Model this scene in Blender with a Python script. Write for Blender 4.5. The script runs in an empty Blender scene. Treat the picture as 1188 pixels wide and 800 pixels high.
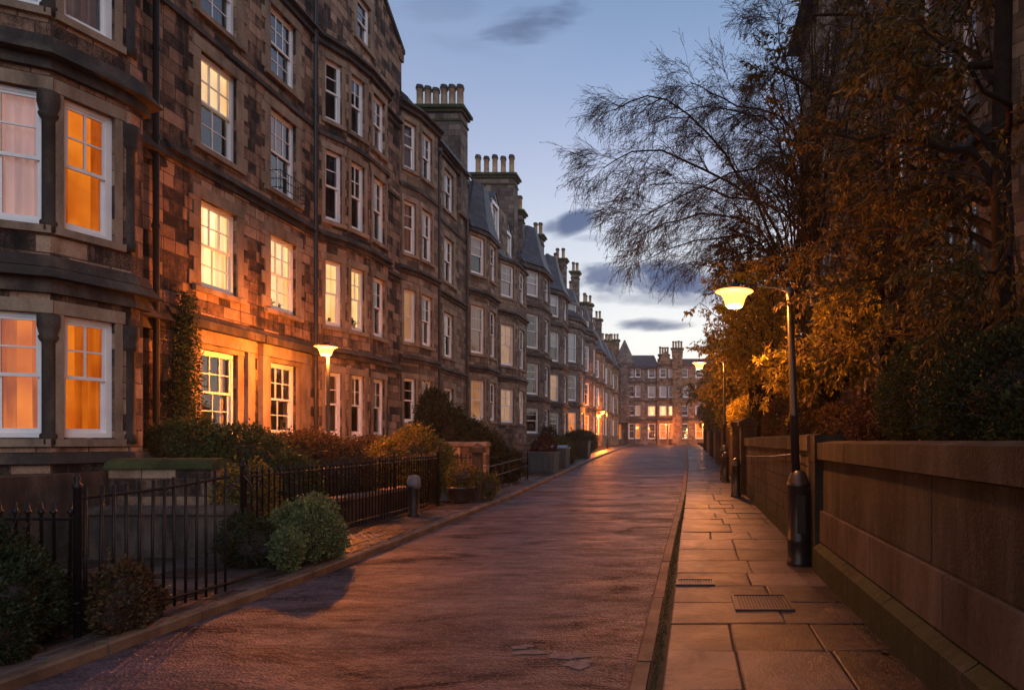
import bpy, math, random
import numpy as np
from mathutils import Vector, Matrix
random.seed(7)
RNG = np.random.default_rng(11)
S = bpy.context.scene
COL = S.collection
F = 720.0; VX = 795.0; VY = 511.0; CAM = 1.7
R = math.radians

def gz(y):
    return float(np.interp(y, [-1000, 8, 18, 26, 37, 63, 100, 3000], [0, 0, .13, .33, .6, 1.0, 1.15, 1.15]))
def kl(y):
    return float(np.interp(y, [-100, 0, 10, 18.7, 28, 45, 100, 300], [-4.85, -4.85, -4.86, -5.06, -5.27, -5.9, -7.6, -12]))
def kr(y):
    return float(np.interp(y, [-100, 0, 4, 9.5, 18, 30, 45, 300], [-.44, -.42, -.40, -.33, -.14, .0, .05, .05]))

# ------------------------------------------------------------------ mesh builder
class MB:
    def __init__(s): s.v = []; s.f = []; s.m = []
    def face(s, pts, mi=0):
        b = len(s.v); s.v += [tuple(p) for p in pts]; s.f.append(tuple(range(b, b+len(pts)))); s.m.append(mi)
    def box(s, x0, x1, y0, y1, z0, z1, mi=0, M=None):
        c = [(x0,y0,z0),(x1,y0,z0),(x1,y1,z0),(x0,y1,z0),(x0,y0,z1),(x1,y0,z1),(x1,y1,z1),(x0,y1,z1)]
        if M is not None: c = [tuple(M @ Vector(p)) for p in c]
        b = len(s.v); s.v += c
        for q in ((0,3,2,1),(4,5,6,7),(0,1,5,4),(1,2,6,5),(2,3,7,6),(3,0,4,7)):
            s.f.append(tuple(b+i for i in q)); s.m.append(mi)
    def lathe(s, prof, n=16, c=(0,0,0), mi=0, lean=(0,0)):
        b = len(s.v)
        for r, z in prof:
            for k in range(n):
                a = 2*math.pi*k/n
                s.v.append((c[0]+r*math.cos(a)+lean[0]*z, c[1]+r*math.sin(a)+lean[1]*z, c[2]+z))
        for i in range(len(prof)-1):
            for k in range(n):
                k2 = (k+1) % n
                s.f.append((b+i*n+k, b+i*n+k2, b+(i+1)*n+k2, b+(i+1)*n+k)); s.m.append(mi)
        s.f.append(tuple(b+k for k in reversed(range(n)))); s.m.append(mi)
        s.f.append(tuple(b+(len(prof)-1)*n+k for k in range(n))); s.m.append(mi)
    def tube(s, pts, r, n=6, mi=0):
        pts = [Vector(p) for p in pts]
        rr = r if isinstance(r, (list, tuple)) else [r]*len(pts)
        b = len(s.v)
        for i, p in enumerate(pts):
            d = (pts[min(i+1, len(pts)-1)] - pts[max(i-1, 0)]).normalized()
            up = Vector((0,0,1)) if abs(d.z) < .9 else Vector((1,0,0))
            u = d.cross(up).normalized(); w = u.cross(d)
            for k in range(n):
                a = 2*math.pi*k/n
                s.v.append(tuple(p + (u*math.cos(a)+w*math.sin(a))*rr[i]))
        for i in range(len(pts)-1):
            for k in range(n):
                k2 = (k+1) % n
                s.f.append((b+i*n+k, b+i*n+k2, b+(i+1)*n+k2, b+(i+1)*n+k)); s.m.append(mi)
        s.f.append(tuple(b+k for k in range(n))); s.m.append(mi)
        s.f.append(tuple(b+(len(pts)-1)*n+k for k in reversed(range(n)))); s.m.append(mi)
    def mesh(s, name, mats, smooth=False):
        me = bpy.data.meshes.new(name)
        me.from_pydata(s.v, [], s.f)
        for m in (mats if isinstance(mats, (list, tuple)) else [mats]): me.materials.append(m)
        me.polygons.foreach_set('material_index', s.m)
        if smooth: me.polygons.foreach_set('use_smooth', [True]*len(s.f))
        me.update()
        auto_uv(me)
        return me
    def build(s, name, mats, parent=None, smooth=False):
        return link(name, s.mesh(name, mats, smooth), parent)

def auto_uv(me):
    uv = me.uv_layers.new(name='UVMap')
    n = len(me.polygons)
    if not n: return
    nor = np.empty(n*3); me.polygons.foreach_get('normal', nor); nor = nor.reshape(-1, 3)
    tot = np.empty(n, dtype=np.int64); me.polygons.foreach_get('loop_total', tot)
    nl = len(me.loops)
    vi = np.empty(nl, dtype=np.int64); me.loops.foreach_get('vertex_index', vi)
    co = np.empty(len(me.vertices)*3); me.vertices.foreach_get('co', co); co = co.reshape(-1, 3)
    ln = np.repeat(nor, tot, axis=0); p = co[vi]
    flat = np.abs(ln[:, 2]) > .75
    t = np.stack([-ln[:, 1], ln[:, 0]], 1); t /= np.maximum(np.linalg.norm(t, axis=1, keepdims=True), 1e-6)
    u = np.where(flat, p[:, 0], p[:, 0]*t[:, 0]+p[:, 1]*t[:, 1])
    v = np.where(flat, p[:, 1], p[:, 2])
    uv.data.foreach_set('uv', np.stack([u, v], 1).ravel())

def link(name, me, parent=None):
    o = bpy.data.objects.new(name, me); COL.objects.link(o)
    if parent: o.parent = parent
    return o
def tag(o, label=None, cat=None, group=None, kind=None):
    if label: o['label'] = label
    if cat: o['category'] = cat
    if group: o['group'] = group
    if kind: o['kind'] = kind
    return o
def thing(name, label, cat, loc=(0,0,0), rz=0, group=None):
    o = bpy.data.objects.new(name, None); COL.objects.link(o); o.location = loc; o.rotation_euler = (0,0,rz)
    o.empty_display_size = .2
    return tag(o, label, cat, group, 'thing')
def struct(name, mb, mats, smooth=False):
    return tag(mb.build(name, mats, None, smooth), kind='structure')

def np_mesh(name, v, f, mat, smooth=False, parent=None):
    me = bpy.data.meshes.new(name)
    nf, k = f.shape
    me.vertices.add(len(v)); me.vertices.foreach_set('co', np.ascontiguousarray(v, dtype=np.float32).ravel())
    me.loops.add(nf*k); me.loops.foreach_set('vertex_index', np.ascontiguousarray(f, dtype=np.int32).ravel())
    me.polygons.add(nf)
    me.polygons.foreach_set('loop_start', np.arange(0, nf*k, k, dtype=np.int32))
    me.materials.append(mat)
    me.update(calc_edges=True); me.validate()
    if smooth: me.polygons.foreach_set('use_smooth', [True]*len(me.polygons))
    return link(name, me, parent)

# ------------------------------------------------------------------ node helpers
def nd(nt, t, **kw):
    n = nt.nodes.new(t)
    ins = kw.pop('ins', {})
    for k, v in kw.items(): setattr(n, k, v)
    for k, v in ins.items():
        if isinstance(v, bpy.types.NodeSocket): nt.links.new(v, n.inputs[k])
        else: n.inputs[k].default_value = v
    return n
def mth(nt, op, a, b=None, c=None, clamp=False):
    n = nt.nodes.new('ShaderNodeMath'); n.operation = op; n.use_clamp = clamp
    for i, x in enumerate((a, b, c)):
        if x is None: continue
        if isinstance(x, bpy.types.NodeSocket): nt.links.new(x, n.inputs[i])
        else: n.inputs[i].default_value = x
    return n.outputs[0]
def ramp(nt, fac, stops, interp='LINEAR'):
    n = nt.nodes.new('ShaderNodeValToRGB'); cr = n.color_ramp; cr.interpolation = interp
    while len(cr.elements) < len(stops): cr.elements.new(.5)
    for e, (p, c) in zip(cr.elements, stops):
        e.position = p; e.color = (c[0], c[1], c[2], 1) if hasattr(c, '__len__') else (c, c, c, 1)
    nt.links.new(fac, n.inputs[0]); return n.outputs[0]
def mixc(nt, fac, a, b, mode='MIX'):
    n = nt.nodes.new('ShaderNodeMix'); n.data_type = 'RGBA'; n.blend_type = mode; n.clamp_factor = True
    for sck, x in ((n.inputs[0], fac), (n.inputs[6], a), (n.inputs[7], b)):
        if isinstance(x, bpy.types.NodeSocket): nt.links.new(x, sck)
        elif hasattr(x, '__len__'): sck.default_value = (x[0], x[1], x[2], 1)
        else: sck.default_value = x
    return n.outputs[2]
def newmat(name, rough=.8, spec=.5, metal=0, col=None):
    m = bpy.data.materials.new(name); m.use_nodes = True; nt = m.node_tree
    b = nt.nodes['Principled BSDF']; b.inputs['Roughness'].default_value = rough
    b.inputs['Metallic'].default_value = metal
    b.inputs['Specular IOR Level'].default_value = spec
    if col: b.inputs['Base Color'].default_value = (*col, 1)
    return m, nt, b
def noise(nt, vec, scale, detail=4, rough=.55, dist=0):
    return nd(nt, 'ShaderNodeTexNoise', ins={'Vector': vec, 'Scale': scale, 'Detail': detail, 'Roughness': rough, 'Distortion': dist}).outputs[0]
def bump(nt, b, h, strength=.4, dist=.02):
    n = nd(nt, 'ShaderNodeBump', ins={'Strength': strength, 'Distance': dist, 'Height': h})
    nt.links.new(n.outputs[0], b.inputs['Normal'])
def geo_pos(nt): return nd(nt, 'ShaderNodeNewGeometry').outputs['Position']
def uvn(nt): return nd(nt, 'ShaderNodeUVMap', uv_map='UVMap').outputs[0]

# ------------------------------------------------------------------ materials
def stone_mat(name, stops, row=.27, width=.56, soot=.6, mortar=(.05,.042,.036), sc=1.0):
    m, nt, b = newmat(name, .9, .25)
    uv = uvn(nt); pos = geo_pos(nt)
    warp = nd(nt, 'ShaderNodeTexNoise', ins={'Vector': uv, 'Scale': .9, 'Detail': 1}).outputs['Color']
    uv2 = nd(nt, 'ShaderNodeVectorMath', operation='MULTIPLY_ADD', ins={0: warp, 1: (.09, .035, 0), 2: uv}).outputs[0]
    br = nd(nt, 'ShaderNodeTexBrick', offset=.47, squash=.62, squash_frequency=3,
            ins={'Vector': uv2, 'Color1': (0,0,0,1), 'Color2': (1,1,1,1), 'Mortar': (.5,.5,.5,1), 'Scale': sc, 'Mortar Size': .011,
                 'Mortar Smooth': .25, 'Bias': 0, 'Brick Width': width, 'Row Height': row})
    n1 = noise(nt, pos, 5, 5, .6); n2 = noise(nt, pos, .45, 4, .6); n3 = noise(nt, pos, 40, 3, .6)
    k = mth(nt, 'ADD', mth(nt, 'MULTIPLY', br.outputs[0], .60), mth(nt, 'MULTIPLY', n1, .62))
    k = mth(nt, 'SUBTRACT', k, mth(nt, 'MULTIPLY', mth(nt, 'SUBTRACT', n2, .5), soot*1.6))
    k = mth(nt, 'ADD', k, mth(nt, 'MULTIPLY', mth(nt, 'SUBTRACT', n3, .5), .55))
    st = noise(nt, nd(nt, 'ShaderNodeMapping', ins={'Vector': pos, 'Scale': (2.6, 2.6, .22)}).outputs[0], 1.3, 5, .65)
    k = mth(nt, 'SUBTRACT', k, mth(nt, 'MULTIPLY', ramp(nt, st, [(.50, 0), (.72, 1)]), soot*.62))
    c = ramp(nt, k, stops)
    c = mixc(nt, mth(nt, 'MULTIPLY', br.outputs[1], .75), c, mortar)
    nt.links.new(c, b.inputs['Base Color'])
    h = mth(nt, 'ADD', mth(nt, 'MULTIPLY', br.outputs[1], -1.0), mth(nt, 'ADD', mth(nt, 'MULTIPLY', n3, .35), mth(nt, 'MULTIPLY', br.outputs[0], .3)))
    h = mth(nt, 'ADD', h, mth(nt, 'MULTIPLY', n1, .5))
    bump(nt, b, h, .9, .04)
    return m
DS = [(0, (.010,.009,.009)), (.30, (.024,.019,.017)), (.43, (.070,.044,.032)), (.60, (.19,.115,.075)), (.85, (.34,.215,.14)), (1, (.42,.29,.20))]
M = {}
M['stone_b'] = stone_mat('sooty_sandstone_blocks', DS)
M['stone_d'] = stone_mat('brown_sandstone_blocks', [(0,(.03,.025,.021)),(.35,(.09,.065,.048)),(.6,(.19,.138,.098)),(1,(.33,.25,.18))], soot=.5)
M['stone_e'] = stone_mat('grey_sandstone_blocks', [(0,(.03,.027,.025)),(.4,(.10,.078,.064)),(.7,(.17,.135,.11)),(1,(.27,.215,.17))], soot=.5)
M['stone_rd'] = stone_mat('dark_brown_sandstone_blocks', [(0,(.022,.016,.011)),(.4,(.10,.066,.040)),(.7,(.20,.135,.085)),(1,(.30,.21,.135))], soot=.4)
M['stone_r'] = stone_mat('red_brown_sandstone_blocks', [(0,(.03,.018,.01)),(.4,(.15,.085,.045)),(.7,(.26,.155,.085)),(1,(.36,.23,.13))], soot=.4)

def dressed(name, c0, c1, c2, rough=.85, sc=1.0):
    m, nt, b = newmat(name, rough, .25)
    pos = geo_pos(nt)
    mp = nd(nt, 'ShaderNodeMapping', ins={'Vector': pos, 'Scale': (1, 1, .35)}).outputs[0]
    n1 = noise(nt, mp, 2.2*sc, 6, .65); n2 = noise(nt, pos, 30, 4, .6)
    k = mth(nt, 'ADD', mth(nt, 'MULTIPLY', mth(nt, 'SUBTRACT', n1, .5), 2.2), mth(nt, 'ADD', .5, mth(nt, 'MULTIPLY', mth(nt, 'SUBTRACT', n2, .5), .5)))
    nt.links.new(ramp(nt, k, [(0, c0), (.5, c1), (1, c2)]), b.inputs['Base Color'])
    bump(nt, b, mth(nt, 'ADD', n2, n1), .35, .012)
    return m
M['trim'] = dressed('dressed_sandstone', (.10,.072,.05), (.24,.175,.12), (.38,.29,.21))
M['trim_dark'] = dressed('sooty_dressed_stone', (.012,.011,.010), (.045,.036,.03), (.13,.098,.072))
M['trim_wall'] = dressed('paler_wall_stone', (.030,.024,.019), (.085,.070,.055), (.15,.125,.10))
M['trim_moss'] = dressed('mossy_stone', (.016,.02,.008), (.04,.05,.018), (.08,.09,.035))
M['trim_e'] = dressed('grey_dressed_stone', (.07,.056,.046), (.16,.125,.10), (.27,.22,.18))

def slate():
    m, nt, b = newmat('slate_tiles', .55, .4)
    uv = uvn(nt)
    br = nd(nt, 'ShaderNodeTexBrick', ins={'Vector': uv, 'Color1': (0,0,0,1), 'Color2': (1,1,1,1), 'Mortar': (.0,.0,.0,1), 'Scale': 1,
            'Mortar Size': .012, 'Brick Width': .25, 'Row Height': .2, 'Bias': 0})
    k = mth(nt, 'ADD', mth(nt, 'MULTIPLY', br.outputs[0], .5), mth(nt, 'MULTIPLY', noise(nt, geo_pos(nt), 2, 5), .5))
    nt.links.new(ramp(nt, k, [(0,(.014,.016,.022)),(.5,(.035,.04,.052)),(1,(.085,.09,.105))]), b.inputs['Base Color'])
    bump(nt, b, mth(nt, 'SUBTRACT', br.outputs[0], br.outputs[1]), .5, .02)
    return m
M['slate'] = slate()
def plain(name, col, rough=.5, spec=.5, metal=0, var=.25, sc=8, bmp=.15):
    m, nt, b = newmat(name, rough, spec, metal)
    n1 = noise(nt, geo_pos(nt), sc, 5, .6)
    lo = tuple(c*(1-var) for c in col); hi = tuple(min(1, c*(1+var)) for c in col)
    nt.links.new(ramp(nt, n1, [(.25, lo), (.75, hi)]), b.inputs['Base Color'])
    if bmp: bump(nt, b, noise(nt, geo_pos(nt), sc*6, 3), bmp, .004)
    return m
M['white'] = plain('white_window_paint', (.80,.78,.76), .45, var=.08, sc=3, bmp=.1)
M['lead'] = plain('lead_grey', (.20,.22,.26), .5)
M['iron'] = plain('black_iron_paint', (.008,.008,.009), .5, .3, var=.5, sc=20, bmp=.4)
M['pipe'] = plain('black_downpipe', (.010,.009,.009), .5, var=.4)
M['pot'] = plain('buff_clay', (.34,.235,.14), .8, .2, var=.45, sc=3)
M['post'] = plain('dark_post_paint', (.012,.014,.017), .32, .6, var=.4, sc=14, bmp=.5)
M['bluebox'] = plain('blue_grey_plastic', (.045,.085,.11), .45, var=.2)
M['bluelid'] = plain('pale_blue_plastic', (.16,.30,.44), .4, var=.1)
M['greenbin'] = plain('dark_green_plastic', (.02,.035,.028), .45, var=.2)
M['terracotta'] = plain('dark_glazed_pot', (.03,.022,.02), .4, var=.3)
M['cloth'] = plain('pale_cloth', (.16,.16,.17), .9, .1, var=.2)
M['wood'] = None
def wood():
    m, nt, b = newmat('weathered_boards', .75, .3)
    mp = nd(nt, 'ShaderNodeMapping', ins={'Vector': geo_pos(nt), 'Scale': (8, 8, .6)}).outputs[0]
    n = noise(nt, mp, 2, 5, .6)
    nt.links.new(ramp(nt, n, [(.25,(.03,.018,.01)),(.75,(.16,.10,.06))]), b.inputs['Base Color'])
    bump(nt, b, n, .4, .01); return m
M['wood'] = wood()
M['bark'] = plain('dark_bark', (.028,.020,.015), .95, .1, var=.5, sc=14, bmp=.8)
M['twig'] = plain('twig_bark', (.06,.045,.042), .9, .1, var=.3, sc=8, bmp=0)
M['door_dark'] = plain('dark_door_paint', (.02,.02,.025), .35)
M['door_red'] = plain('dark_red_door_paint', (.16,.02,.012), .35)

def glass():
    m = bpy.data.materials.new('window_glass'); m.use_nodes = True; nt = m.node_tree; nt.nodes.clear()
    out = nt.nodes.new('ShaderNodeOutputMaterial')
    n = noise(nt, geo_pos(nt), .9, 2)
    bp = nd(nt, 'ShaderNodeBump', ins={'Strength': .12, 'Distance': .05, 'Height': n}).outputs[0]
    tr = nd(nt, 'ShaderNodeBsdfTransparent', ins={'Color': (.93,.94,.95,1)})
    gl = nd(nt, 'ShaderNodeBsdfGlossy', ins={'Color': (1,1,1,1), 'Roughness': .03, 'Normal': bp})
    fr = nd(nt, 'ShaderNodeFresnel', ins={'IOR': 1.55, 'Normal': bp}).outputs[0]
    fr = mth(nt, 'MULTIPLY', fr, 1.6, clamp=True)
    mx = nd(nt, 'ShaderNodeMixShader', ins={0: fr, 1: tr.outputs[0], 2: gl.outputs[0]})
    nt.links.new(mx.outputs[0], out.inputs[0]); return m
M['glass'] = glass()

def glowmat(name, lo, hi, strength, diff, folds=True):
    """lit curtain or lit room surface: gives off light like a lamp-lit fabric"""
    m, nt, b = newmat(name, .9, .1, col=diff)
    tc = nd(nt, 'ShaderNodeTexCoord').outputs['Object']
    oi = nd(nt, 'ShaderNodeObjectInfo').outputs['Random']
    off = nd(nt, 'ShaderNodeCombineXYZ', ins={0: mth(nt, 'MULTIPLY', oi, 37.0), 2: mth(nt, 'MULTIPLY', oi, 11.0)}).outputs[0]
    v = nd(nt, 'ShaderNodeVectorMath', operation='ADD', ins={0: tc, 1: off}).outputs[0]
    mp = nd(nt, 'ShaderNodeMapping', ins={'Vector': v, 'Scale': (9, 0, .5) if folds else (1.5, 1, 1.0)}).outputs[0]
    n = noise(nt, mp, 1.0, 3, .6)
    n2 = noise(nt, v, 1.6, 2, .5)
    k = mth(nt, 'ADD', mth(nt, 'MULTIPLY', n, .6), mth(nt, 'MULTIPLY', n2, .4))
    c = ramp(nt, k, [(.38, lo), (.62, hi)])
    nt.links.new(c, b.inputs['Emission Color']); b.inputs['Emission Strength'].default_value = strength
    return m
M['g_amber'] = glowmat('amber_lit_curtain', (.42,.055,.002), (1.0,.225,.012), .62, (.22,.09,.02))
M['g_amber_room'] = glowmat('amber_lit_room', (.55,.11,.006), (1.0,.28,.02), .8, (.3,.15,.03), False)
M['g_cream'] = glowmat('cream_lit_curtain', (.85,.42,.12), (1.0,.72,.34), 1.05, (.6,.5,.3))
M['g_cream_room'] = glowmat('cream_lit_room', (.9,.5,.16), (1.0,.78,.40), 1.2, (.6,.5,.3), False)
M['g_rose'] = glowmat('rosy_lit_net', (.22,.10,.07), (.42,.20,.13), .8, (.5,.4,.4))
M['g_dim'] = glowmat('dim_lit_room', (.008,.004,.002), (.09,.035,.012), .8, (.06,.04,.03), False)
M['g_warm'] = glowmat('warm_lit_blind', (.26,.12,.055), (.5,.27,.14), .6, (.6,.5,.4))
M['net'] = plain('pale_net_curtain', (.74,.71,.76), .95, .1, var=.1, bmp=0)
M['room'] = plain('dark_room', (.03,.026,.028), .9, .1)

def asphalt():
    m, nt, b = newmat('worn_reddish_asphalt', .6, .45)
    pos = geo_pos(nt)
    st = nd(nt, 'ShaderNodeMapping', ins={'Vector': pos, 'Scale': (.55, 1.5, 1)}).outputs[0]
    big = noise(nt, st, .8, 6, .62, .6); fine = noise(nt, pos, 70, 3, .7); mid = noise(nt, nd(nt, 'ShaderNodeMapping', ins={'Vector': pos, 'Scale': (2.2, 7, 4)}).outputs[0], 1.3, 6, .7, .5)
    vor = nd(nt, 'ShaderNodeTexVoronoi', ins={'Vector': pos, 'Scale': 48}).outputs['Distance']
    base = ramp(nt, big, [(.34, (.016,.012,.012)), (.45, (.048,.032,.038)), (.58, (.086,.054,.060)), (.72, (.13,.082,.088))])
    base = mixc(nt, mth(nt, 'MULTIPLY', ramp(nt, fine, [(.35, 0), (.7, 1)]), .5), base, (.13,.095,.082))
    patch = ramp(nt, noise(nt, st, 1.7, 5, .7, 1.2), [(.56, 0), (.61, 1)])
    base = mixc(nt, mth(nt, 'MULTIPLY', patch, .85), base, (.022,.018,.018))
    base = mixc(nt, mth(nt, 'MULTIPLY', ramp(nt, mid, [(.42, 1), (.60, 0)]), .65), base, (.030,.020,.020))
    lum = ramp(nt, noise(nt, nd(nt, 'ShaderNodeMapping', ins={'Vector': pos, 'Scale': (.5, 1.3, 1)}).outputs[0], 1.1, 7, .72, .9), [(.36, .35), (.50, .95), (.64, 1.55)])
    base = mixc(nt, 1.0, base, lum, 'MULTIPLY'); base = mixc(nt, 1.0, base, (1.0, .98, 1.22), 'MULTIPLY')
    lg = nd(nt, 'ShaderNodeSeparateColor', ins={0: lum}).outputs[0]
    nt.links.new(mth(nt, 'MULTIPLY', mth(nt, 'SUBTRACT', lg, .30), .62, clamp=True), b.inputs['Specular IOR Level'])
    nt.links.new(base, b.inputs['Base Color'])
    wp = nd(nt, 'ShaderNodeVectorMath', operation='MULTIPLY_ADD', ins={0: nd(nt, 'ShaderNodeTexNoise', ins={'Vector': pos, 'Scale': 1.8, 'Detail': 5}).outputs['Color'], 1: (.9,.9,0), 2: pos}).outputs[0]
    ck = nd(nt, 'ShaderNodeTexVoronoi', feature='DISTANCE_TO_EDGE', ins={'Vector': wp, 'Scale': .55}).outputs['Distance']
    crack = mth(nt, 'MULTIPLY', ramp(nt, ck, [(.003, 1), (.012, 0)]), ramp(nt, noise(nt, pos, .35, 2), [(.45, 0), (.55, 1)]))
    cell = nd(nt, 'ShaderNodeTexVoronoi', distance='CHEBYCHEV', ins={'Vector': nd(nt, 'ShaderNodeMapping', ins={'Vector': pos, 'Scale': (.42, .28, 1), 'Rotation': (0, 0, .1)}).outputs[0], 'Scale': 1.0, 'Randomness': .8}).outputs['Color']
    cs = nd(nt, 'ShaderNodeSeparateColor', ins={0: cell}).outputs[0]
    base = mixc(nt, mth(nt, 'MULTIPLY', mth(nt, 'GREATER_THAN', cs, .78), .45), base, (.030,.024,.027))
    base = mixc(nt, mth(nt, 'MULTIPLY', crack, .85), base, (.010,.008,.008))
    grit = nd(nt, 'ShaderNodeTexVoronoi', ins={'Vector': pos, 'Scale': 60}).outputs['Color']
    gs = nd(nt, 'ShaderNodeSeparateColor', ins={0: grit}).outputs[1]
    base = mixc(nt, mth(nt, 'MULTIPLY', ramp(nt, gs, [(.78, 0), (.95, 1)]), .5), base, (.20,.16,.155))
    nt.links.new(base, b.inputs['Base Color'])
    rg = ramp(nt, mth(nt, 'ADD', mth(nt, 'MULTIPLY', big, .6), mth(nt, 'MULTIPLY', mid, .4)), [(.36, .72), (.62, .40)])
    nt.links.new(rg, b.inputs['Roughness'])
    h = mth(nt, 'ADD', mth(nt, 'MULTIPLY', vor, 1.0), mth(nt, 'ADD', mth(nt, 'MULTIPLY', mid, 1.2), mth(nt, 'MULTIPLY', patch, -.8)))
    bump(nt, b, h, .65, .018)
    return m
M['asphalt'] = asphalt()
def slabmat():
    m, nt, b = newmat('pavement_slab_stone', .6, .4)
    pos = geo_pos(nt)
    rnd = nd(nt, 'ShaderNodeNewGeometry').outputs['Random Per Island']
    n1 = noise(nt, pos, 1.6, 6, .65, .5); n2 = noise(nt, pos, 55, 3, .7)
    k = mth(nt, 'ADD', mth(nt, 'MULTIPLY', mth(nt, 'SUBTRACT', rnd, .25), .85), mth(nt, 'ADD', mth(nt, 'MULTIPLY', n1, .55), mth(nt, 'MULTIPLY', mth(nt, 'SUBTRACT', n2, .5), .35)))
    nt.links.new(ramp(nt, k, [(.15,(.016,.013,.013)),(.5,(.048,.040,.041)),(.85,(.10,.084,.083))]), b.inputs['Base Color'])
    stn = ramp(nt, noise(nt, pos, 2.6, 7, .75, .8), [(.47, 0), (.60, 1)])
    nt.links.new(ramp(nt, n1, [(.3,.28),(.7,.55)]), b.inputs['Roughness'])
    lk = b.inputs['Base Color'].links[0].from_socket
    nt.links.new(mixc(nt, mth(nt, 'MULTIPLY', stn, .6), lk, (.022,.019,.015)), b.inputs['Base Color'])
    bump(nt, b, mth(nt, 'ADD', n2, mth(nt, 'MULTIPLY', n1, 3)), .6, .014)
    return m
M['slab'] = slabmat()
M['kerb'] = dressed('kerb_stone', (.045,.032,.024), (.115,.08,.055), (.20,.145,.095), .65)
M['mossgap'] = plain('damp_mossy_joint', (.026,.026,.014), .8, .3, var=.5, sc=12, bmp=.6)
M['soil'] = plain('dark_soil', (.035,.026,.018), .95, .1, var=.5, sc=6, bmp=.8)
M['ground'] = plain('ground_earth', (.045,.04,.03), .95, .1, var=.4, sc=.8, bmp=.5)
M['grass'] = plain('verge_grass', (.035,.045,.015), .9, .1, var=.4, sc=9, bmp=.8)
M['cover'] = plain('cast_iron_cover', (.05,.046,.045), .45, .5, .3, var=.4, sc=25, bmp=.9)
M['marking'] = plain('worn_white_marking', (.125,.11,.115), .7, var=.45, sc=14, bmp=.3)
def wallstone():
    m, nt, b = newmat('weathered_wall_stone', .85, .25)
    pos = geo_pos(nt); uv = uvn(nt)
    n1 = noise(nt, nd(nt, 'ShaderNodeMapping', ins={'Vector': pos, 'Scale': (1,1,.25)}).outputs[0], 1.6, 6, .65, .4)
    n2 = noise(nt, pos, 45, 3, .65)
    c = ramp(nt, mth(nt, 'ADD', n1, mth(nt, 'MULTIPLY', mth(nt, 'SUBTRACT', n2, .5), .25)), [(.3,(.010,.010,.008)),(.48,(.034,.032,.026)),(.7,(.095,.090,.074))])
    z = nd(nt, 'ShaderNodeSeparateXYZ', ins={0: pos}).outputs[2]
    mossn = noise(nt, pos, 2.3, 6, .7)
    lowm = mth(nt, 'SUBTRACT', 1.0, mth(nt, 'MULTIPLY', z, 1.1), clamp=True)
    mk = ramp(nt, mth(nt, 'MULTIPLY', mth(nt, 'ADD', lowm, .25), mossn), [(.26, 0), (.42, 1)])
    c = mixc(nt, mth(nt, 'MULTIPLY', mk, .8), c, (.030,.042,.010))
    vs = ramp(nt, noise(nt, nd(nt, 'ShaderNodeMapping', ins={'Vector': pos, 'Scale': (1,3.2,.12)}).outputs[0], 1.5, 5, .7), [(.46, 0), (.68, 1)])
    c = mixc(nt, mth(nt, 'MULTIPLY', vs, .6), c, (.014,.012,.010))
    blot = ramp(nt, noise(nt, pos, 7, 6, .75), [(.55, 0), (.70, 1)])
    c = mixc(nt, mth(nt, 'MULTIPLY', blot, .35), c, (.14,.12,.095))
    nt.links.new(c, b.inputs['Base Color'])
    bump(nt, b, mth(nt, 'ADD', n2, n1), .6, .012)
    return m
M['wallstone'] = wallstone()

def leafmat(name, cols, trans=.35, rough=.6):
    m = bpy.data.materials.new(name); m.use_nodes = True; nt = m.node_tree
    b = nt.nodes['Principled BSDF']; out = nt.nodes['Material Output']
    b.inputs['Roughness'].default_value = rough; b.inputs['Specular IOR Level'].default_value = .3
    rnd = nd(nt, 'ShaderNodeNewGeometry').outputs['Random Per Island']
    cl = noise(nt, geo_pos(nt), 1.6, 2)
    k = mth(nt, 'ADD', mth(nt, 'MULTIPLY', rnd, .7), mth(nt, 'MULTIPLY', cl, .4))
    n = len(cols)
    c = ramp(nt, k, [(.1+.85*i/(n-1), cc) for i, cc in enumerate(cols)])
    nt.links.new(c, b.inputs['Base Color'])
    t = nd(nt, 'ShaderNodeBsdfTranslucent'); nt.links.new(c, t.inputs[0])
    mx = nd(nt, 'ShaderNodeMixShader', ins={0: trans, 1: b.outputs[0], 2: t.outputs[0]})
    nt.links.new(mx.outputs[0], out.inputs[0]); return m
M['l_dark'] = leafmat('evergreen_leaves', [(.010,.018,.008), (.022,.038,.014), (.045,.065,.022)])
M['l_round'] = leafmat('pale_green_leaves', [(.03,.05,.022), (.08,.12,.055), (.19,.25,.09), (.30,.34,.15)])
M['l_brown'] = leafmat('russet_leaves', [(.03,.02,.01), (.08,.045,.02), (.13,.09,.035)])
M['l_olive'] = leafmat('olive_leaves', [(.02,.028,.009), (.045,.065,.018), (.10,.125,.035)])
M['l_gold'] = leafmat('golden_leaves', [(.10,.055,.008), (.30,.20,.02), (.50,.40,.045), (.58,.50,.07)], .45)
M['l_autumn'] = leafmat('brown_autumn_leaves', [(.04,.028,.008), (.11,.076,.018), (.20,.145,.035)], .4)
M['l_mix'] = leafmat('green_yellow_leaves', [(.03,.045,.012), (.08,.10,.02), (.22,.18,.03), (.32,.16,.03)], .4)
M['l_plum'] = leafmat('plum_leaves', [(.015,.008,.008), (.04,.02,.016), (.07,.035,.02)])
M['l_bud'] = leafmat('dry_seed_leaves', [(.09,.065,.06), (.17,.12,.10)], .5)
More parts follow.
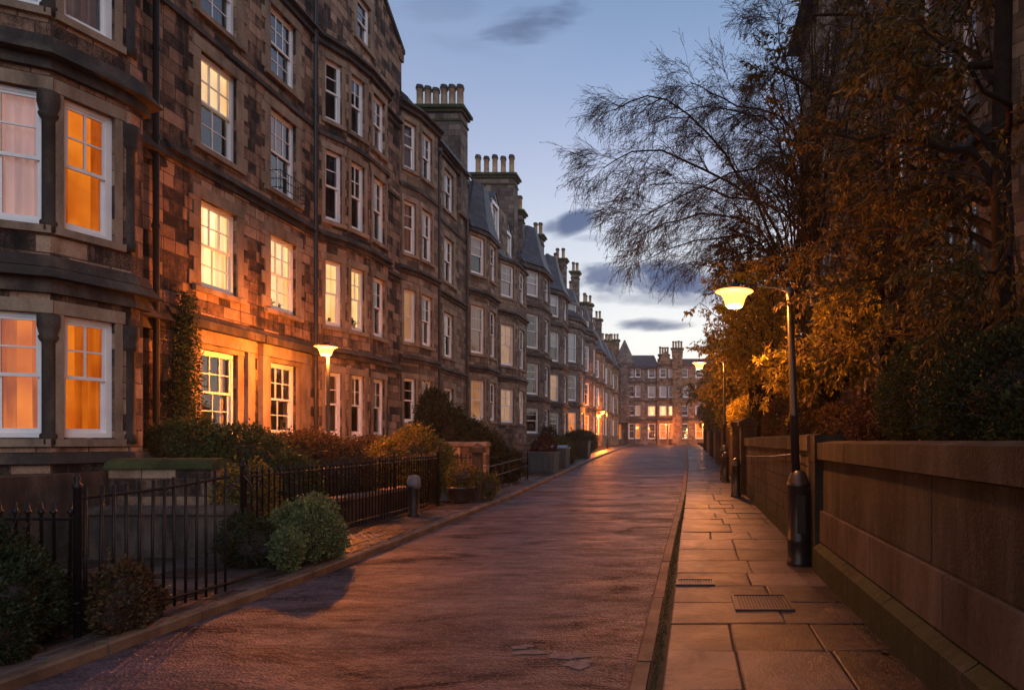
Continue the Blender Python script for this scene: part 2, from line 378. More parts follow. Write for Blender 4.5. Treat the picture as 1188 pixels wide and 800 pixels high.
# ------------------------------------------------------------------ windows
BARS = {'22': (2, 1), '12': (1, 1), '32': (3, 1), '31': (3, 0), '11': (1, 0)}
_cache = {}
def frame_mesh(w, h, bars, lower):
    key = ('fr', round(w,2), round(h,2), bars, lower)
    if key in _cache: return _cache[key]
    mb = MB(); t = min(.075, w*.11); x0, x1 = -w/2-.01, w/2+.01
    mb.box(x0, x0+t+.01, .09, .2, 0, h); mb.box(x1-t-.01, x1, .09, .2, 0, h)
    mb.box(x0+t+.01, x1-t-.01, .09, .2, 0, .075); mb.box(x0+t+.01, x1-t-.01, .09, .2, h-t, h)
    xi0, xi1 = x0+t+.01, x1-t-.01
    # upper sash (front), lower sash (behind)
    s = .045; mid = h*.5
    mb.box(xi0, xi1, .105, .15, mid-.025, mid+.03)
    mb.box(xi0, xi0+s, .105, .15, mid+.03, h-t); mb.box(xi1-s, xi1, .105, .15, mid+.03, h-t); mb.box(xi0+s, xi1-s, .105, .15, h-t-s, h-t)
    mb.box(xi0, xi0+s, .15, .19, .075, mid-.025); mb.box(xi1-s, xi1, .15, .19, .075, mid-.025); mb.box(xi0+s, xi1-s, .15, .19, .075, .075+s*1.5)
    def grid(nc, nr, z0, z1, y0, y1):
        a, b_ = xi0+s, xi1-s
        for i in range(1, nc):
            x = a+(b_-a)*i/nc; mb.box(x-.013, x+.013, y0, y1, z0, z1)
        for j in range(1, nr+1):
            z = z0+(z1-z0)*j/(nr+1); mb.box(a, b_, y0+.002, y1-.002, z-.013, z+.013)
    nc, nr = BARS[bars]; grid(nc, nr, mid+.03, h-t-s, .108, .145)
    nc, nr = BARS[lower]; grid(nc, nr, .075+s*1.5, mid-.025, .153, .187)
    _cache[key] = mb.mesh('window_frame', M['white']); return _cache[key]
def glass_mesh(w, h):
    key = ('gl', round(w,2), round(h,2))
    if key not in _cache:
        mb = MB(); mb.face([(-w/2,.128,h/2),(w/2,.128,h/2),(w/2,.128,h),(-w/2,.128,h)]); mb.face([(-w/2,.17,0),(w/2,.17,0),(w/2,.17,h/2),(-w/2,.17,h/2)])
        _cache[key] = mb.mesh('glass', M['glass'])
    return _cache[key]
def wavy(mb, x0, x1, z0, z1, y, amp=.025, per=.11, mi=0):
    n = max(6, int((x1-x0)/.018)); ph = random.random()*6
    P = [(x0+(x1-x0)*i/n, y+amp*math.sin(ph+2*math.pi*(x1-x0)*i/n/per)+amp*.5*math.sin(ph*2+2*math.pi*(x1-x0)*i/n/per*.37)) for i in range(n+1)]
    b = len(mb.v)
    for z in (z0, z1):
        for x, yy in P: mb.v.append((x, yy if z == z1 else y+(yy-y)*1.3, z))
    for i in range(n): mb.f.append((b+i, b+i+1, b+n+1+i+1, b+n+1+i)); mb.m.append(mi)
CUR = {  # style: (curtain layout, curtain material, room material)
 'amber': ('sides', 'g_amber', 'g_amber_room'), 'amber2': ('half', 'g_amber', 'g_amber_room'), 'rose': ('full', 'g_rose', 'g_dim'),
 'cream': ('sides', 'g_cream', 'g_cream_room'), 'creamfull': ('full', 'g_cream', 'g_cream_room'), 'creamtop': ('top', 'g_cream', 'room'),
 'pale': ('full', 'net', 'room'), 'paletop': ('top', 'net', 'room'), 'dark': ('slim', 'net', 'room'), 'dim': ('slim', 'net', 'g_dim'),
 'warm': ('full', 'g_warm', 'g_dim'), 'shop': ('none', 'net', 'g_amber_room'), 'empty': ('none', 'net', 'room')}
def curtain_mesh(w, h, style, var):
    key = ('cu', round(w,2), round(h,2), style, var)
    if key in _cache: return _cache[key]
    lay, cm, rm = CUR[style]; mb = MB(); y = .25
    if lay == 'none': _cache[key] = None; return None
    if lay == 'full': wavy(mb, -w/2, w/2, 0, h, y)
    elif lay == 'top': mb.box(-w/2, w/2, y-.004, y+.004, h*.52, h)
    elif lay == 'sides':
        a = .30 + .1*(var % 3)/2
        wavy(mb, -w/2, -w/2+w*a, 0, h, y, .03, .09); wavy(mb, w/2-w*a*.9, w/2, 0, h, y, .03, .09)
    elif lay == 'half': wavy(mb, -w*.12, w/2, 0, h, y, .03, .09); wavy(mb, -w/2, -w*.34, 0, h, y, .03, .09)
    elif lay == 'slim':
        wavy(mb, -w/2, -w/2+w*.16, 0, h, y, .02, .08); wavy(mb, w/2-w*.16, w/2, 0, h, y, .02, .08)
    _cache[key] = mb.mesh('curtain', M[cm]); return _cache[key]
def room_mesh(w, h, style):
    rm = CUR[style][2]; key = ('rm', round(w,2), round(h,2), rm)
    if key not in _cache:
        mb = MB(); a, y0, y1 = w/2+.05, .205, .62; z0, z1 = -.04, h+.04
        mb.face([(-a,y1,z0),(a,y1,z0),(a,y1,z1),(-a,y1,z1)])
        mb.face([(-a,y0,z0),(-a,y1,z0),(-a,y1,z1),(-a,y0,z1)]); mb.face([(a,y1,z0),(a,y0,z0),(a,y0,z1),(a,y1,z1)])
        mb.face([(-a,y0,z0),(a,y0,z0),(a,y1,z0),(-a,y1,z0)]); mb.face([(-a,y1,z1),(a,y1,z1),(a,y0,z1),(-a,y0,z1)])
        _cache[key] = mb.mesh('room_interior', M[rm])
    return _cache[key]
def surround_mesh(w, h, kind, mat):
    key = ('su', round(w,2), round(h,2), kind, mat)
    if key in _cache: return _cache[key]
    mb = MB(); i = w/2-.006
    m = {'bay': .10, 'flat': .20, 'heavy': .26, 'far': .12}[kind]; p = {'bay': .022, 'flat': .03, 'heavy': .09, 'far': .03}[kind]
    if kind in ('flat', 'far'):   # long and short jamb stones
        z = -.02; k = 0
        while z < h-.02:
            z2 = min(z+.31, h+.0)
            e = m if k % 2 else m+.13*(kind == 'flat')
            mb.box(-i-e, -i, -p+.002*(k%2), .01, z, z2-.006); mb.box(i, i+e, -p+.002*(k%2), .01, z, z2-.006); z = z2; k += 1
    else:
        mb.box(-i-m, -i, -p, .01, -.02, h-.004); mb.box(i, i+m, -p, .01, -.02, h-.004)
    mb.box(-i-m-.03, i+m+.03, -p-.012, .01, h, h+(.26 if kind != 'bay' else .2))
    mb.box(-i-m-.02, i+m+.02, -p-.06, .08, -.14, -.022)
    if kind == 'heavy':
        mb.box(-i-m-.1, i+m+.1, -p-.12, .01, h+.262, h+.40, 1); mb.box(-i-m-.16, i+m+.16, -p-.2, .01, h+.402, h+.47, 1)
        mb.box(-i-m-.12, -i-m-.002, -p+.03, .01, -.6, h+.25); mb.box(i+m+.002, i+m+.12, -p+.03, .01, -.6, h+.25)
    _cache[key] = mb.mesh('stone_surround', [M[mat], M['trim_dark']]); return _cache[key]

def add_window(parent, P, ang, z, w, h, style='dark', bars='12', lower='11', kind='flat', mat='trim'):
    o = link('window', frame_mesh(w, h, bars, lower), parent)
    o.location = (P[0], P[1], z); o.rotation_euler = (0, 0, ang)
    link('stone_surround', surround_mesh(w, h, kind, mat), o)
    link('glass', glass_mesh(w, h), o)
    c = curtain_mesh(w, h, style, random.randrange(3))
    if c: link('curtain', c, o)
    link('room_interior', room_mesh(w, h, style), o)
    return o

# ------------------------------------------------------------------ walls
def wall_panel(mb, P, Q, z0, z1, ops, depth=.22, mi=0):
    P = Vector((P[0], P[1])); Q = Vector((Q[0], Q[1])); L = (Q-P).length; d = (Q-P)/L; n = Vector((d.y, -d.x))
    ops = [o for o in ops if o[3] > z0 and o[2] < z1]
    us = sorted({0, L, *[o[0] for o in ops], *[o[1] for o in ops]}); zs = sorted({z0, z1, *[o[2] for o in ops], *[o[3] for o in ops]})
    def pt(u, z, k=0): return (P.x+d.x*u-n.x*k, P.y+d.y*u-n.y*k, z)
    for a, b in zip(us, us[1:]):
        for c, e in zip(zs, zs[1:]):
            mu, mz = (a+b)/2, (c+e)/2
            if any(o[0] < mu < o[1] and o[2] < mz < o[3] for o in ops): continue
            mb.face([pt(a,c), pt(b,c), pt(b,e), pt(a,e)], mi)
    for u0, u1, c, e in ops:
        mb.face([pt(u0,c), pt(u0,c,depth), pt(u0,e,depth), pt(u0,e)][::-1], mi)
        mb.face([pt(u1,c), pt(u1,c,depth), pt(u1,e,depth), pt(u1,e)], mi)
        mb.face([pt(u0,c), pt(u1,c), pt(u1,c,depth), pt(u0,c,depth)], mi)
        mb.face([pt(u0,e), pt(u1,e), pt(u1,e,depth), pt(u0,e,depth)][::-1], mi)

def offset_poly(poly, k):
    out = []
    n = len(poly)
    ns = []
    for a, b in zip(poly, poly[1:]):
        d = Vector((b[0]-a[0], b[1]-a[1])).normalized(); ns.append(Vector((d.y, -d.x)))
    for i, p in enumerate(poly):
        if i == 0: v = ns[0]*k
        elif i == n-1: v = ns[-1]*k
        else:
            m = (ns[i-1]+ns[i]); l = m.length
            m = m/l if l > 1e-6 else ns[i]; c = max(.45, m.dot(ns[i])); v = m*(k/c)
        out.append((p[0]+v.x, p[1]+v.y))
    return out
def course(mb, poly, z0, z1, proj, mi=0, taper=0):
    o = offset_poly(poly, proj); o2 = offset_poly(poly, proj-taper); i = offset_poly(poly, -.03)
    for k in range(len(poly)-1):
        mb.face([(*o[k],z0),(*o[k+1],z0),(*o2[k+1],z1),(*o2[k],z1)], mi)
        mb.face([(*o2[k],z1),(*o2[k+1],z1),(*i[k+1],z1+taper*.4),(*i[k],z1+taper*.4)], mi)
        mb.face([(*i[k],z0),(*i[k+1],z0),(*o[k+1],z0),(*o[k],z0)], mi)
    for k, rev in ((0, 0), (len(poly)-1, 1)):
        q = [(*i[k],z0),(*o[k],z0),(*o2[k],z1),(*i[k],z1)]; mb.face(q[::-1] if rev else q, mi)

def chimney(parent, x0, x1, y0, y1, z0, z1, npots, axis='x', mat='stone_e', poth=.95, pr=1.25):
    mb = MB(); mb.box(x0, x1, y0, y1, z0, z1-.3)
    mb.box(x0-.05, x1+.05, y0-.05, y1+.05, z1-.72, z1-.62, 1)
    mb.box(x0-.10, x1+.10, y0-.10, y1+.10, z1-.298, z1-.15, 1); mb.box(x0-.20, x1+.20, y0-.20, y1+.20, z1-.148, z1, 1)
    ch = mb.build('chimney', [M[mat], M['trim_moss']], parent)
    key = ('pot', poth)
    if key not in _cache:
        p = MB(); p.lathe([(.17,0),(.17,.06),(.135,.1),(.125,poth*.8),(.16,poth*.82),(.165,poth*.92),(.14,poth*.94),(.14,poth)], 12)
        p.m = [1 if p.v[f[0]][2] > poth*.8 or p.v[f[-1]][2] > poth*.9 else 0 for f in p.f]
        _cache[key] = p.mesh('chimney_pot', [M['pot'], M['trim_dark']], True)
    for i in range(npots):
        t = (i+.5)/npots
        o = link('chimney_pot', _cache[key], ch)
        o.location = (x0+(x1-x0)*t, (y0+y1)/2, z1) if axis == 'x' else ((x0+x1)/2, y0+(y1-y0)*t, z1)
        o.rotation_euler = (0, 0, random.random()*6); o.scale = (pr, pr, random.choice([.93, 1, 1, 1.06]))
    return ch

def building(label, poly, floors, z0, ztop, cols, mat='stone_b', trimmat='trim', strings=(), back=11.0, closed=True, name='tenement_building', side_z=None, inward=(-1, 0)):
    """poly: plan polyline of the street front; cols: (segment, centre u, width, styles per floor, bars, lower, kind)"""
    b = thing(name, label, 'building', (0, 0, 0))
    wall = MB(); ops = {i: [] for i in range(len(poly)-1)}
    for c in cols:
        seg, uc, w, st, bars, lower, kind = c
        A, B = Vector(poly[seg]), Vector(poly[seg+1]); d = (B-A).normalized(); L = (B-A).length
        w = min(w, L-.12); ang = math.atan2(d.y, d.x)
        for (s, h), style in zip(floors, st):
            if style is None: continue
            ops[seg].append((uc-w/2, uc+w/2, s, h))
            P = A+d*uc
            add_window(b, P, ang, s, w, h-s, style, bars, lower, kind if not (kind == 'flat!' ) else 'flat', trimmat)
    for i in range(len(poly)-1): wall_panel(wall, poly[i], poly[i+1], z0, ztop, ops[i])
    p0, p1 = poly[0], poly[-1]; iv = Vector(inward)*back
    q0 = (p0[0]+iv.x, p0[1]+iv.y); q1 = (p1[0]+iv.x, p1[1]+iv.y)
    wall_panel(wall, q0, p0, z0, side_z or ztop, []); wall_panel(wall, p1, q1, z0, side_z or ztop, []); wall_panel(wall, q1, q0, z0, ztop, [])
    # parapet top closes each bay
    base = [p0, *poly[1:-1], p1]
    wall.face([(x, y, ztop) for x, y in base] + [(*q1, ztop), (*q0, ztop)])
    w_ = wall.build('wall', M[mat], b)
    for s in strings:
        tr = MB(); z, hgt, pr = s[:3]; course(tr, poly, z, z+hgt, pr, 0, pr*.5); tr.build('string_course', M[s[3] if len(s) > 3 else 'trim_dark'], b)
    return b
def bay_roof(parent, pts, z0, z1, shrink=.35, over=.15, M_x=-10.8, flare=True):
    """pts: bay corner points including both wall ends; bell-cast turret roof"""
    cx = sum(p[0] for p in pts)/len(pts); cy = sum(p[1] for p in pts)/len(pts); cx = min(cx, M_x+.0)
    mb = MB(); n = len(pts)
    full = list(pts)+[(M_x-1.6, pts[-1][1]), (M_x-1.6, pts[0][1])]
    prof = [(1.0, over, z0), (1.0, over-.05, z0+.12), (.86, 0, z0+(z1-z0)*.25), (.86-(.86-shrink)*.55, 0, z0+(z1-z0)*.65), (shrink, 0, z1)]
    rings = []
    for s, ov, z in prof:
        ring = []
        for x, y in full:
            d = Vector((x-cx, y-cy)); l = d.length or 1; q = Vector((cx, cy))+d*s+d/l*ov; ring.append((q.x, q.y, z))
        rings.append(ring)
    m = len(full)
    for a, b_ in zip(rings, rings[1:]):
        for k in range(m):
            k2 = (k+1) % m; mb.face([a[k], a[k2], b_[k2], b_[k]])
    mb.face(rings[-1]); mb.face(rings[0][::-1])
    return mb.build('roof', M['slate'], parent)
def main_roof(parent, x0, y0, y1, ze, prof, back=11.0, mat='slate', over=.25):
    """prof: (inset from front, height above eaves) break points; extruded along the street"""
    pts = [(over, -.05), (over, .08)] + [(-i, h) for i, h in prof]
    mx = prof[-1]
    pts += [(-back, .08), (-back, -.05)]
    mb = MB()
    for (a, b_) in zip(pts, pts[1:]): mb.face([(x0+a[0], y0, ze+a[1]), (x0+a[0], y1, ze+a[1]), (x0+b_[0], y1, ze+b_[1]), (x0+b_[0], y0, ze+b_[1])])
    mb.face([(x0+a, y0, ze+h) for a, h in pts]); mb.face([(x0+a, y1, ze+h) for a, h in reversed(pts)])
    return mb.build('roof', M[mat], parent)
def downpipe(parent, x, y, z0, z1, r=.055):
    mb = MB(); mb.lathe([(r, z0), (r, z1)], 8, (x, y, 0))
    z = z0+.6
    while z < z1: mb.lathe([(r+.018, z), (r+.018, z+.08)], 8, (x, y, 0)); z += 1.8
    mb.lathe([(r, z1-.35), (r+.1, z1-.15), (r+.1, z1)], 8, (x, y, 0))
    return mb.build('downpipe', M['pipe'], parent)
def gutter(parent, x, y0, y1, z):
    mb = MB(); mb.box(x, x+.12, y0, y1, z-.1, z); return mb.build('gutter', M['pipe'], parent)
def dormer(parent, x, y, z, w=1.1, h=1.6, depth=1.6, style='pale'):
    """a gabled dormer with white front looking onto the street"""
    mb = MB(); t = .14
    mb.box(x-depth, x-.02, y-w/2-t, y-w/2, z, z+h); mb.box(x-depth, x-.02, y+w/2, y+w/2+t, z, z+h)
    ch = mb.build('dormer', M['slate'], parent)
    r = MB(); a = w/2+t+.12
    for sgn in (-1, 1):
        r.face([(x+.12, y+sgn*a, z+h-.05), (x-depth, y+sgn*a, z+h-.05), (x-depth, y, z+h+.75), (x+.12, y, z+h+.75)])
    r.face([(x, y-a+.1, z+h), (x, y+a-.1, z+h), (x, y, z+h+.68)])
    r.face([(x-depth+.01, y-a+.1, z+h-.04), (x-depth+.01, y+a-.1, z+h-.04), (x-.01, y+a-.1, z+h-.04), (x-.01, y-a+.1, z+h-.04)])
    r.build('dormer_roof', M['slate'], ch)
    f = MB()
    for sgn in (-1, 1):
        f.face([(x+.03, y+sgn*a, z+h-.05), (x+.03, y+sgn*(a-.12), z+h-.05), (x+.03, y, z+h+.60), (x+.03, y, z+h+.76)])
        f.box(x-.03, x+.03, y+sgn*(w/2+t/2)-t/2, y+sgn*(w/2+t/2)+t/2, z, z+h)
    f.build('bargeboard', M['white'], ch)
    add_window(parent, (x+.05, y), math.pi/2, z+.1, w, h-.15, style, '12', '11', 'bay', 'white')

MX = -10.8
# ---- the near tenement with the tall canted bay
fA = [(1.75, 3.65), (5.0, 7.05), (8.3, 10.4), (11.6, 13.6)]
PA = [(MX, -8.0), (MX, 8.95), (-9.72, 9.5), (-9.40, 10.53), (-9.44, 10.80), (MX, 11.25), (MX, 12.84)]
A = building('sooty stone tenement front with tall canted bay of amber windows above the low mossy wall', PA, fA, -.3, 15.5,
    [(0, 14.6, 1.15, ['warm','cream','dark','dark'], '22', '11', 'flat'), (0, 11.6, 1.15, ['dark','dark','pale','dark'], '22', '11', 'flat'),
     (0, 8.0, 1.15, ['dim','pale','dark','dark'], '22', '11', 'flat'), (0, 4.5, 1.15, ['dark','cream','dark','dark'], '22', '11', 'flat'),
     (1, .82, .62, ['amber','rose','pale','pale'], '12', '11', 'bay'), (2, .50, .70, ['amber2','amber','pale','pale'], '22', '11', 'bay')],
    strings=[(1.35, .16, .12), (3.95, .22, .10), (4.17, .16, .24, ), (4.34, .18, .12), (7.35, .18, .10), (7.54, .16, .24), (7.71, .16, .10), (10.7, .3, .12), (13.9, .3, .2)])
main_roof(A, MX, -8, 12.84, 15.5, [(4.5, 4.2)])
gutter(A, MX+.02, -8, 8.9, 15.45)
for (x, y) in (PA[2], PA[3]):
    for (s, h) in fA[:3]:
        mb = MB(); mb.lathe([(.10, s-.1), (.10, s+.05), (.075, s+.07), (.075, h-.45), (.10, h-.42), (.12, h-.36), (.10, h-.33), (.13, h-.2), (.13, h-.02)], 10, (x-.03, y-.0, 0))
        mb.build('bay_column', M['trim_dark'], A, True)
mb = MB(); mb.box(MX, -9.3, 8.2, 11.6, -.2, 1.2); mb.build('plinth', M['trim_dark'], A)
downpipe(A, MX+.10, 12.55, 0, 15.3)

# ---- gabled tenement lit by the street lamp
fB = [(1.85, 3.75), (5.15, 7.1), (8.3, 10.4), (11.3, 13.1), (15.0, 16.45)]
P1 = (-10.41, 19.08); P2 = (-10.2, 20.0)
PB = [(MX, 12.85), (MX, 18.3), P1, P2, (-10.2, 21.3), (MX, 21.9), (MX, 23.4)]
B = building('gabled brown stone tenement glowing orange beside the left lamp, first floor windows cream', PB[:], fB, -.3, 14.0,
    [(0, 1.53, 1.15, ['dim','cream','creamtop','pale'], '32', '22', 'flat'), (0, 3.83, 1.1, ['dim','creamfull','paletop','dark'], '32', '22', 'flat'),
     (1, .45, .54, ['dim','creamfull','dark','dark'], '12', '11', 'bay'), (2, .47, .6, ['paletop','creamfull','dark','dark'], '22', '11', 'bay'),
     (3, .68, .82, ['paletop','dark','paletop','pale'], '22', '11', 'bay')],
    strings=[(4.2, .14, .10), (4.35, .14, .18), (7.62, .14, .08), (7.77, .16, .16), (10.75, .14, .07), (13.4, .2, .12), (13.62, .16, .2)])
up = MB()   # wall above the bay with the gable and its window
wall_panel(up, (MX, 12.85), (MX, 23.62), 14.0, 16.5, [(7.55, 8.45, 15.0, 16.45)])
wall_panel(up, (MX, 23.62), (MX-11, 23.62), 13.5, 16.5, []); wall_panel(up, (MX-11, 12.85), (MX, 12.85), 14.0, 16.5, [])
up.face([(MX, 14.2, 16.5), (MX, 23.62, 16.5), (MX, 18.9, 19.6)])
up.box(MX-.4, MX+.06, 23.38, 23.70, 16.1, 16.62)
up.build('gable_wall', M['stone_b'], B)
add_window(B, (MX, 12.85+8.0), math.pi/2, 15.0, .9, 1.45, 'dark', '12', '11', 'flat')
cp = MB()
for a, b_ in (((14.1, 16.45), (18.9, 19.65)), ((18.9, 19.65), (23.72, 16.42))):
    cp.face([(MX+.1, a[0], a[1]), (MX+.1, b_[0], b_[1]), (MX+.1, b_[0], b_[1]+.16), (MX+.1, a[0], a[1]+.16)])
    cp.face([(MX+.1, a[0], a[1]+.16), (MX+.1, b_[0], b_[1]+.16), (MX-.4, b_[0], b_[1]+.16), (MX-.4, a[0], a[1]+.16)])
    cp.face([(MX+.1, a[0], a[1]), (MX+.1, b_[0], b_[1]), (MX-.02, b_[0], b_[1]), (MX-.02, a[0], a[1])])
cp.build('gable_coping', M['trim_dark'], B)
rf = MB()
rf.face([(MX-.2, 14.1, 16.5), (MX-.2, 18.9, 19.62), (MX-11, 18.9, 19.62), (MX-11, 14.1, 16.5)]); rf.face([(MX-.2, 18.9, 19.62), (MX-.2, 23.7, 16.5), (MX-11, 23.7, 16.5), (MX-11, 18.9, 19.62)])
rf.face([(MX-11, 14.1, 16.5), (MX-11, 18.9, 19.62), (MX-11, 23.7, 16.5)]); rf.face([(MX, 12.85, 16.5), (MX, 14.2, 16.5), (MX-11, 14.2, 16.5), (MX-11, 12.85, 16.5)])
rf.build('roof', M['slate'], B)
heavy_at = [(1.53, 1.15), (3.83, 1.1)]
# the two deep ground floor surrounds with hoods
for uc, w in heavy_at:
    hs = MB()
    y = 12.85+uc; i = w/2+.20
    for sgn in (-1, 1): hs.box(MX+.0, MX+.13, y+sgn*(i+.12)-.12, y+sgn*(i+.12)+.12, -.2, 3.86)
    hs.box(MX+.0, MX+.15, y-i-.26, y+i+.26, 3.865, 4.15); hs.box(MX+.0, MX+.30, y-i-.36, y+i+.36, 4.16, 4.34, 1); 
    hs.box(MX+.002, MX+.10, y-i, y+i, -.2, 1.70)
    hs.build('ground_floor_surround', [M['trim'], M['trim_dark']], B)
downpipe(B, MX+.10, 17.98, 0, 16.2)
balc = MB()   # little iron guard in front of one window
bx, by0, by1, bz = MX+.30, 16.1, 17.26, 8.28
for zz in (0, .22, .44): balc.tube([(MX, by0, bz+zz), (bx, by0, bz+zz), (bx, by1, bz+zz), (MX, by1, bz+zz)], .012, 5)
for k in range(12): y = by0+(by1-by0)*k/11; balc.tube([(bx, y, bz), (bx, y, bz+.44)], .008, 4)
balc.build('window_guard', M['iron'], B)

# ---- tenement with big chimney
fD = [(2.4, 4.1), (5.5, 7.5), (8.9, 10.9), (12.15, 13.95)]
PD = [(MX, 23.42), (MX, 23.5), (-10.43, 24.32), (-10.28, 25.8), (MX, 26.4), (MX, 30.58)]
D = building('brown stone tenement with slate roof and a six pot chimney beyond the gabled one', PD, fD, -.3, 14.7,
    [(1, .46, .58, ['dark','warm','pale','pale'], '12', '11', 'bay'), (2, .62, .82, ['paletop','dark','paletop','paletop'], '22', '11', 'bay'),
     (4, 1.95, 1.15, ['dark','paletop','paletop','paletop'], '22', '11', 'flat')], mat='stone_d',
    strings=[(4.7, .14, .08), (4.85, .14, .15), (8.1, .14, .08), (8.25, .14, .16), (11.4, .14, .07), (14.3, .2, .14), (14.52, .16, .24)])
main_roof(D, MX, 23.62, 30.58, 14.7, [(4.0, 3.9)])
chimney(D, -13.0, -10.66, 29.5, 30.4, 12.5, 17.6, 6, 'x', 'stone_e', 1.15, 1.2)
chimney(D, -16.6, -15.2, 23.75, 24.4, 16.5, 19.3, 4, 'x', 'stone_d')
downpipe(D, MX+.1, 27.0, .3, 14.4); downpipe(D, MX+.1, 30.5, .3, 14.4)

# ---- bow fronted pair with turret roofs
fE = [(2.75, 4.75), (6.1, 8.5), (10.1, 12.0)]
PE = [(MX, 30.6), (MX, 30.7), (-10.17, 31.97), (-10.17, 33.7), (MX, 34.1), (MX, 35.6), (-10.05, 37.1), (-10.05, 39.3), (MX, 39.9), (MX, 40.2)]
E = building('pair of bow fronted stone houses with slate mansard and white dormer', PE, fE, -.3, 12.4,
    [(1, .72, .95, ['warm','pale','paletop'], '12', '11', 'bay'), (2, .85, 1.0, ['dark','dark','paletop'], '12', '11', 'bay'),
     (5, .85, 1.1, ['warm','warm','pale'], '22', '11', 'bay'), (6, 1.1, 1.2, ['warm','pale','dark'], '12', '11', 'bay')], mat='stone_d',
    strings=[(5.2, .14, .08), (5.35, .14, .15), (9.0, .16, .08), (9.17, .16, .18), (12.15, .2, .16)])
main_roof(E, MX, 30.6, 40.2, 12.4, [(1.5, 3.3), (4.5, 5.0)])
bay_roof(E, PE[1:5], 12.42, 15.0, .45)
dormer(E, MX+.15, 34.6, 12.9, 1.1, 1.9, 1.6); dormer(E, MX-.15, 38.2, 12.9, 1.0, 1.5, 1.6, 'dark')
mb = MB(); mb.box(MX-1.4, MX+.12, 35.8, 37.2, 12.4, 15.1); mb.build('attic_wall', M['stone_d'], E)
chimney(E, -13.6, -10.9, 39.5, 40.4, 12.4, 18.7, 5, 'x', 'stone_e', 1.35)
chimney(E, -13.9, -12.6, 31.2, 31.9, 14.0, 17.3, 2, 'x', 'stone_d')
downpipe(E, MX+.1, 34.4, .4, 12.3, .08); downpipe(E, MX+.1, 35.2, .4, 12.3, .06); gutter(E, MX+.03, 30.6, 40.2, 12.5)

def far_house(label, y0, n, step, fl, zt, dx=1.15, mat='stone_e', doors=True, pots=(4, 3), styles=None, th=2.0, chz=4.0, mx=MX, drift=0.0, dom=True):
    poly = [(mx, y0)]; cols = []; bays = []
    for k in range(n):
        b0 = y0+.6+k*step; m_ = mx+drift*k
        i = len(poly); pts = [(m_, b0), (m_+dx*.92, b0+step*.24), (m_+dx*.95, b0+step*.56), (m_, b0+step*.74)]
        poly += pts; bays.append(pts)
        sL = math.hypot(dx*.92, step*.24)
        st = styles[k % len(styles)]
        cols += [(i, sL*.52, min(1.1, sL-.35), st, '12', '11', 'bay'), (i+1, step*.16, min(1.25, step*.32-.3), [st[(j+1) % len(st)] for j in range(len(st))], '12', '11', 'bay')]
    y1 = y0+.6+n*step; poly.append((mx+drift*(n-1), y1))
    zs = fl[-1][1]+.35
    H = building(label, poly, fl, -.3, zt, cols, mat, 'trim_e', strings=[(f[1]+.5, .22, .16) for f in fl[:-1]]+[(zt-.35, .3, .24)])
    main_roof(H, mx, y0, y1, zt, [(1.3, 2.2), (4.5, 4.0)])
    for pts in bays: bay_roof(H, pts, zt+.02, zt+th, .3, .2, mx)
    if dom:
        for k in range(n): dormer(H, mx-.1, y0+.6+k*step+step*.87, zt+.3, .8, 1.3, 1.4, 'pale')
    chimney(H, mx-3.0, mx-.1, y1-.9, y1, zt, zt+chz, pots[0], 'x', mat, 1.1)
    if len(pots) > 1: chimney(H, mx-2.2, mx-.3, y0+step-.3, y0+step+.4, zt, zt+chz*.82, pots[1], 'x', mat, 1.2)
    return H
fF = [(2.2, 3.9), (4.8, 6.9), (7.9, 10.2), (11.4, 13.1)]
Fh = far_house('grey stone house with two slate turret roofs beyond the bow fronted pair', 40.25, 2, 6.8, fF, 13.5,
    styles=[['empty','dark','dark','pale'], ['empty','warm','paletop','paletop']], chz=3.4, dom=False, pots=(4, 2), th=3.0)
fG = [(2.4, 4.3), (5.3, 7.6), (8.8, 11.4), (12.4, 14.0)]
Gh = far_house('dark stone house with dormers standing behind the far pair of lamps', 54.5, 2, 7.4, fG, 13.0-.1, dx=1.3,
    styles=[['shop','dark','pale','pale'], ['shop','dark','dark','pale']], chz=4.2, pots=(4, 3), th=2.8)
Ih = far_house('row of narrow far stone houses before the end of the street', 70.0, 3, 7.6, [(2.4, 4.6), (5.6, 7.8), (9.0, 11.0)], 12.2, dx=1.2,
    styles=[['shop','pale','dark'], ['warm','dark','pale'], ['shop','pale','pale']], chz=4.4, pots=(5, 3), mat='stone_r', th=2.4)
for H_, x0_, y_, z_ in ((Fh, -11.7, 41.2, 17.0), (Fh, -11.6, 47.0, 17.3), (Gh, -11.9, 56.2, 18.2), (Gh, -11.6, 63.0, 18.9), (Ih, -11.8, 72.0, 17.6), (Ih, -11.7, 80, 17.4)):
    chimney(H_, x0_, -10.85, y_, y_+.7, 13.0, z_, 2, 'x', 'stone_e', 1.0, 1.1)
# entrance doors and porches of the far houses
for hs_, yy, dm in ((Fh, 46.6, 'door_red'), (Fh, 53.6, 'door_dark'), (Gh, 61.0, 'door_dark'), (E, 40.0, 'door_red')):
    z = gz(yy); mb = MB(); mb.box(MX, MX+.09, yy-.5, yy+.5, z, z+2.2); d_ = mb.build('door', M[dm], hs_)
    fr_ = MB(); fr_.box(MX, MX+.25, yy-.75, yy-.52, z, z+2.45); fr_.box(MX, MX+.25, yy+.52, yy+.75, z, z+2.45); fr_.box(MX, MX+.32, yy-.85, yy+.85, z+2.46, z+2.8)
    fr_.build('door_frame', M['trim_e'], d_)

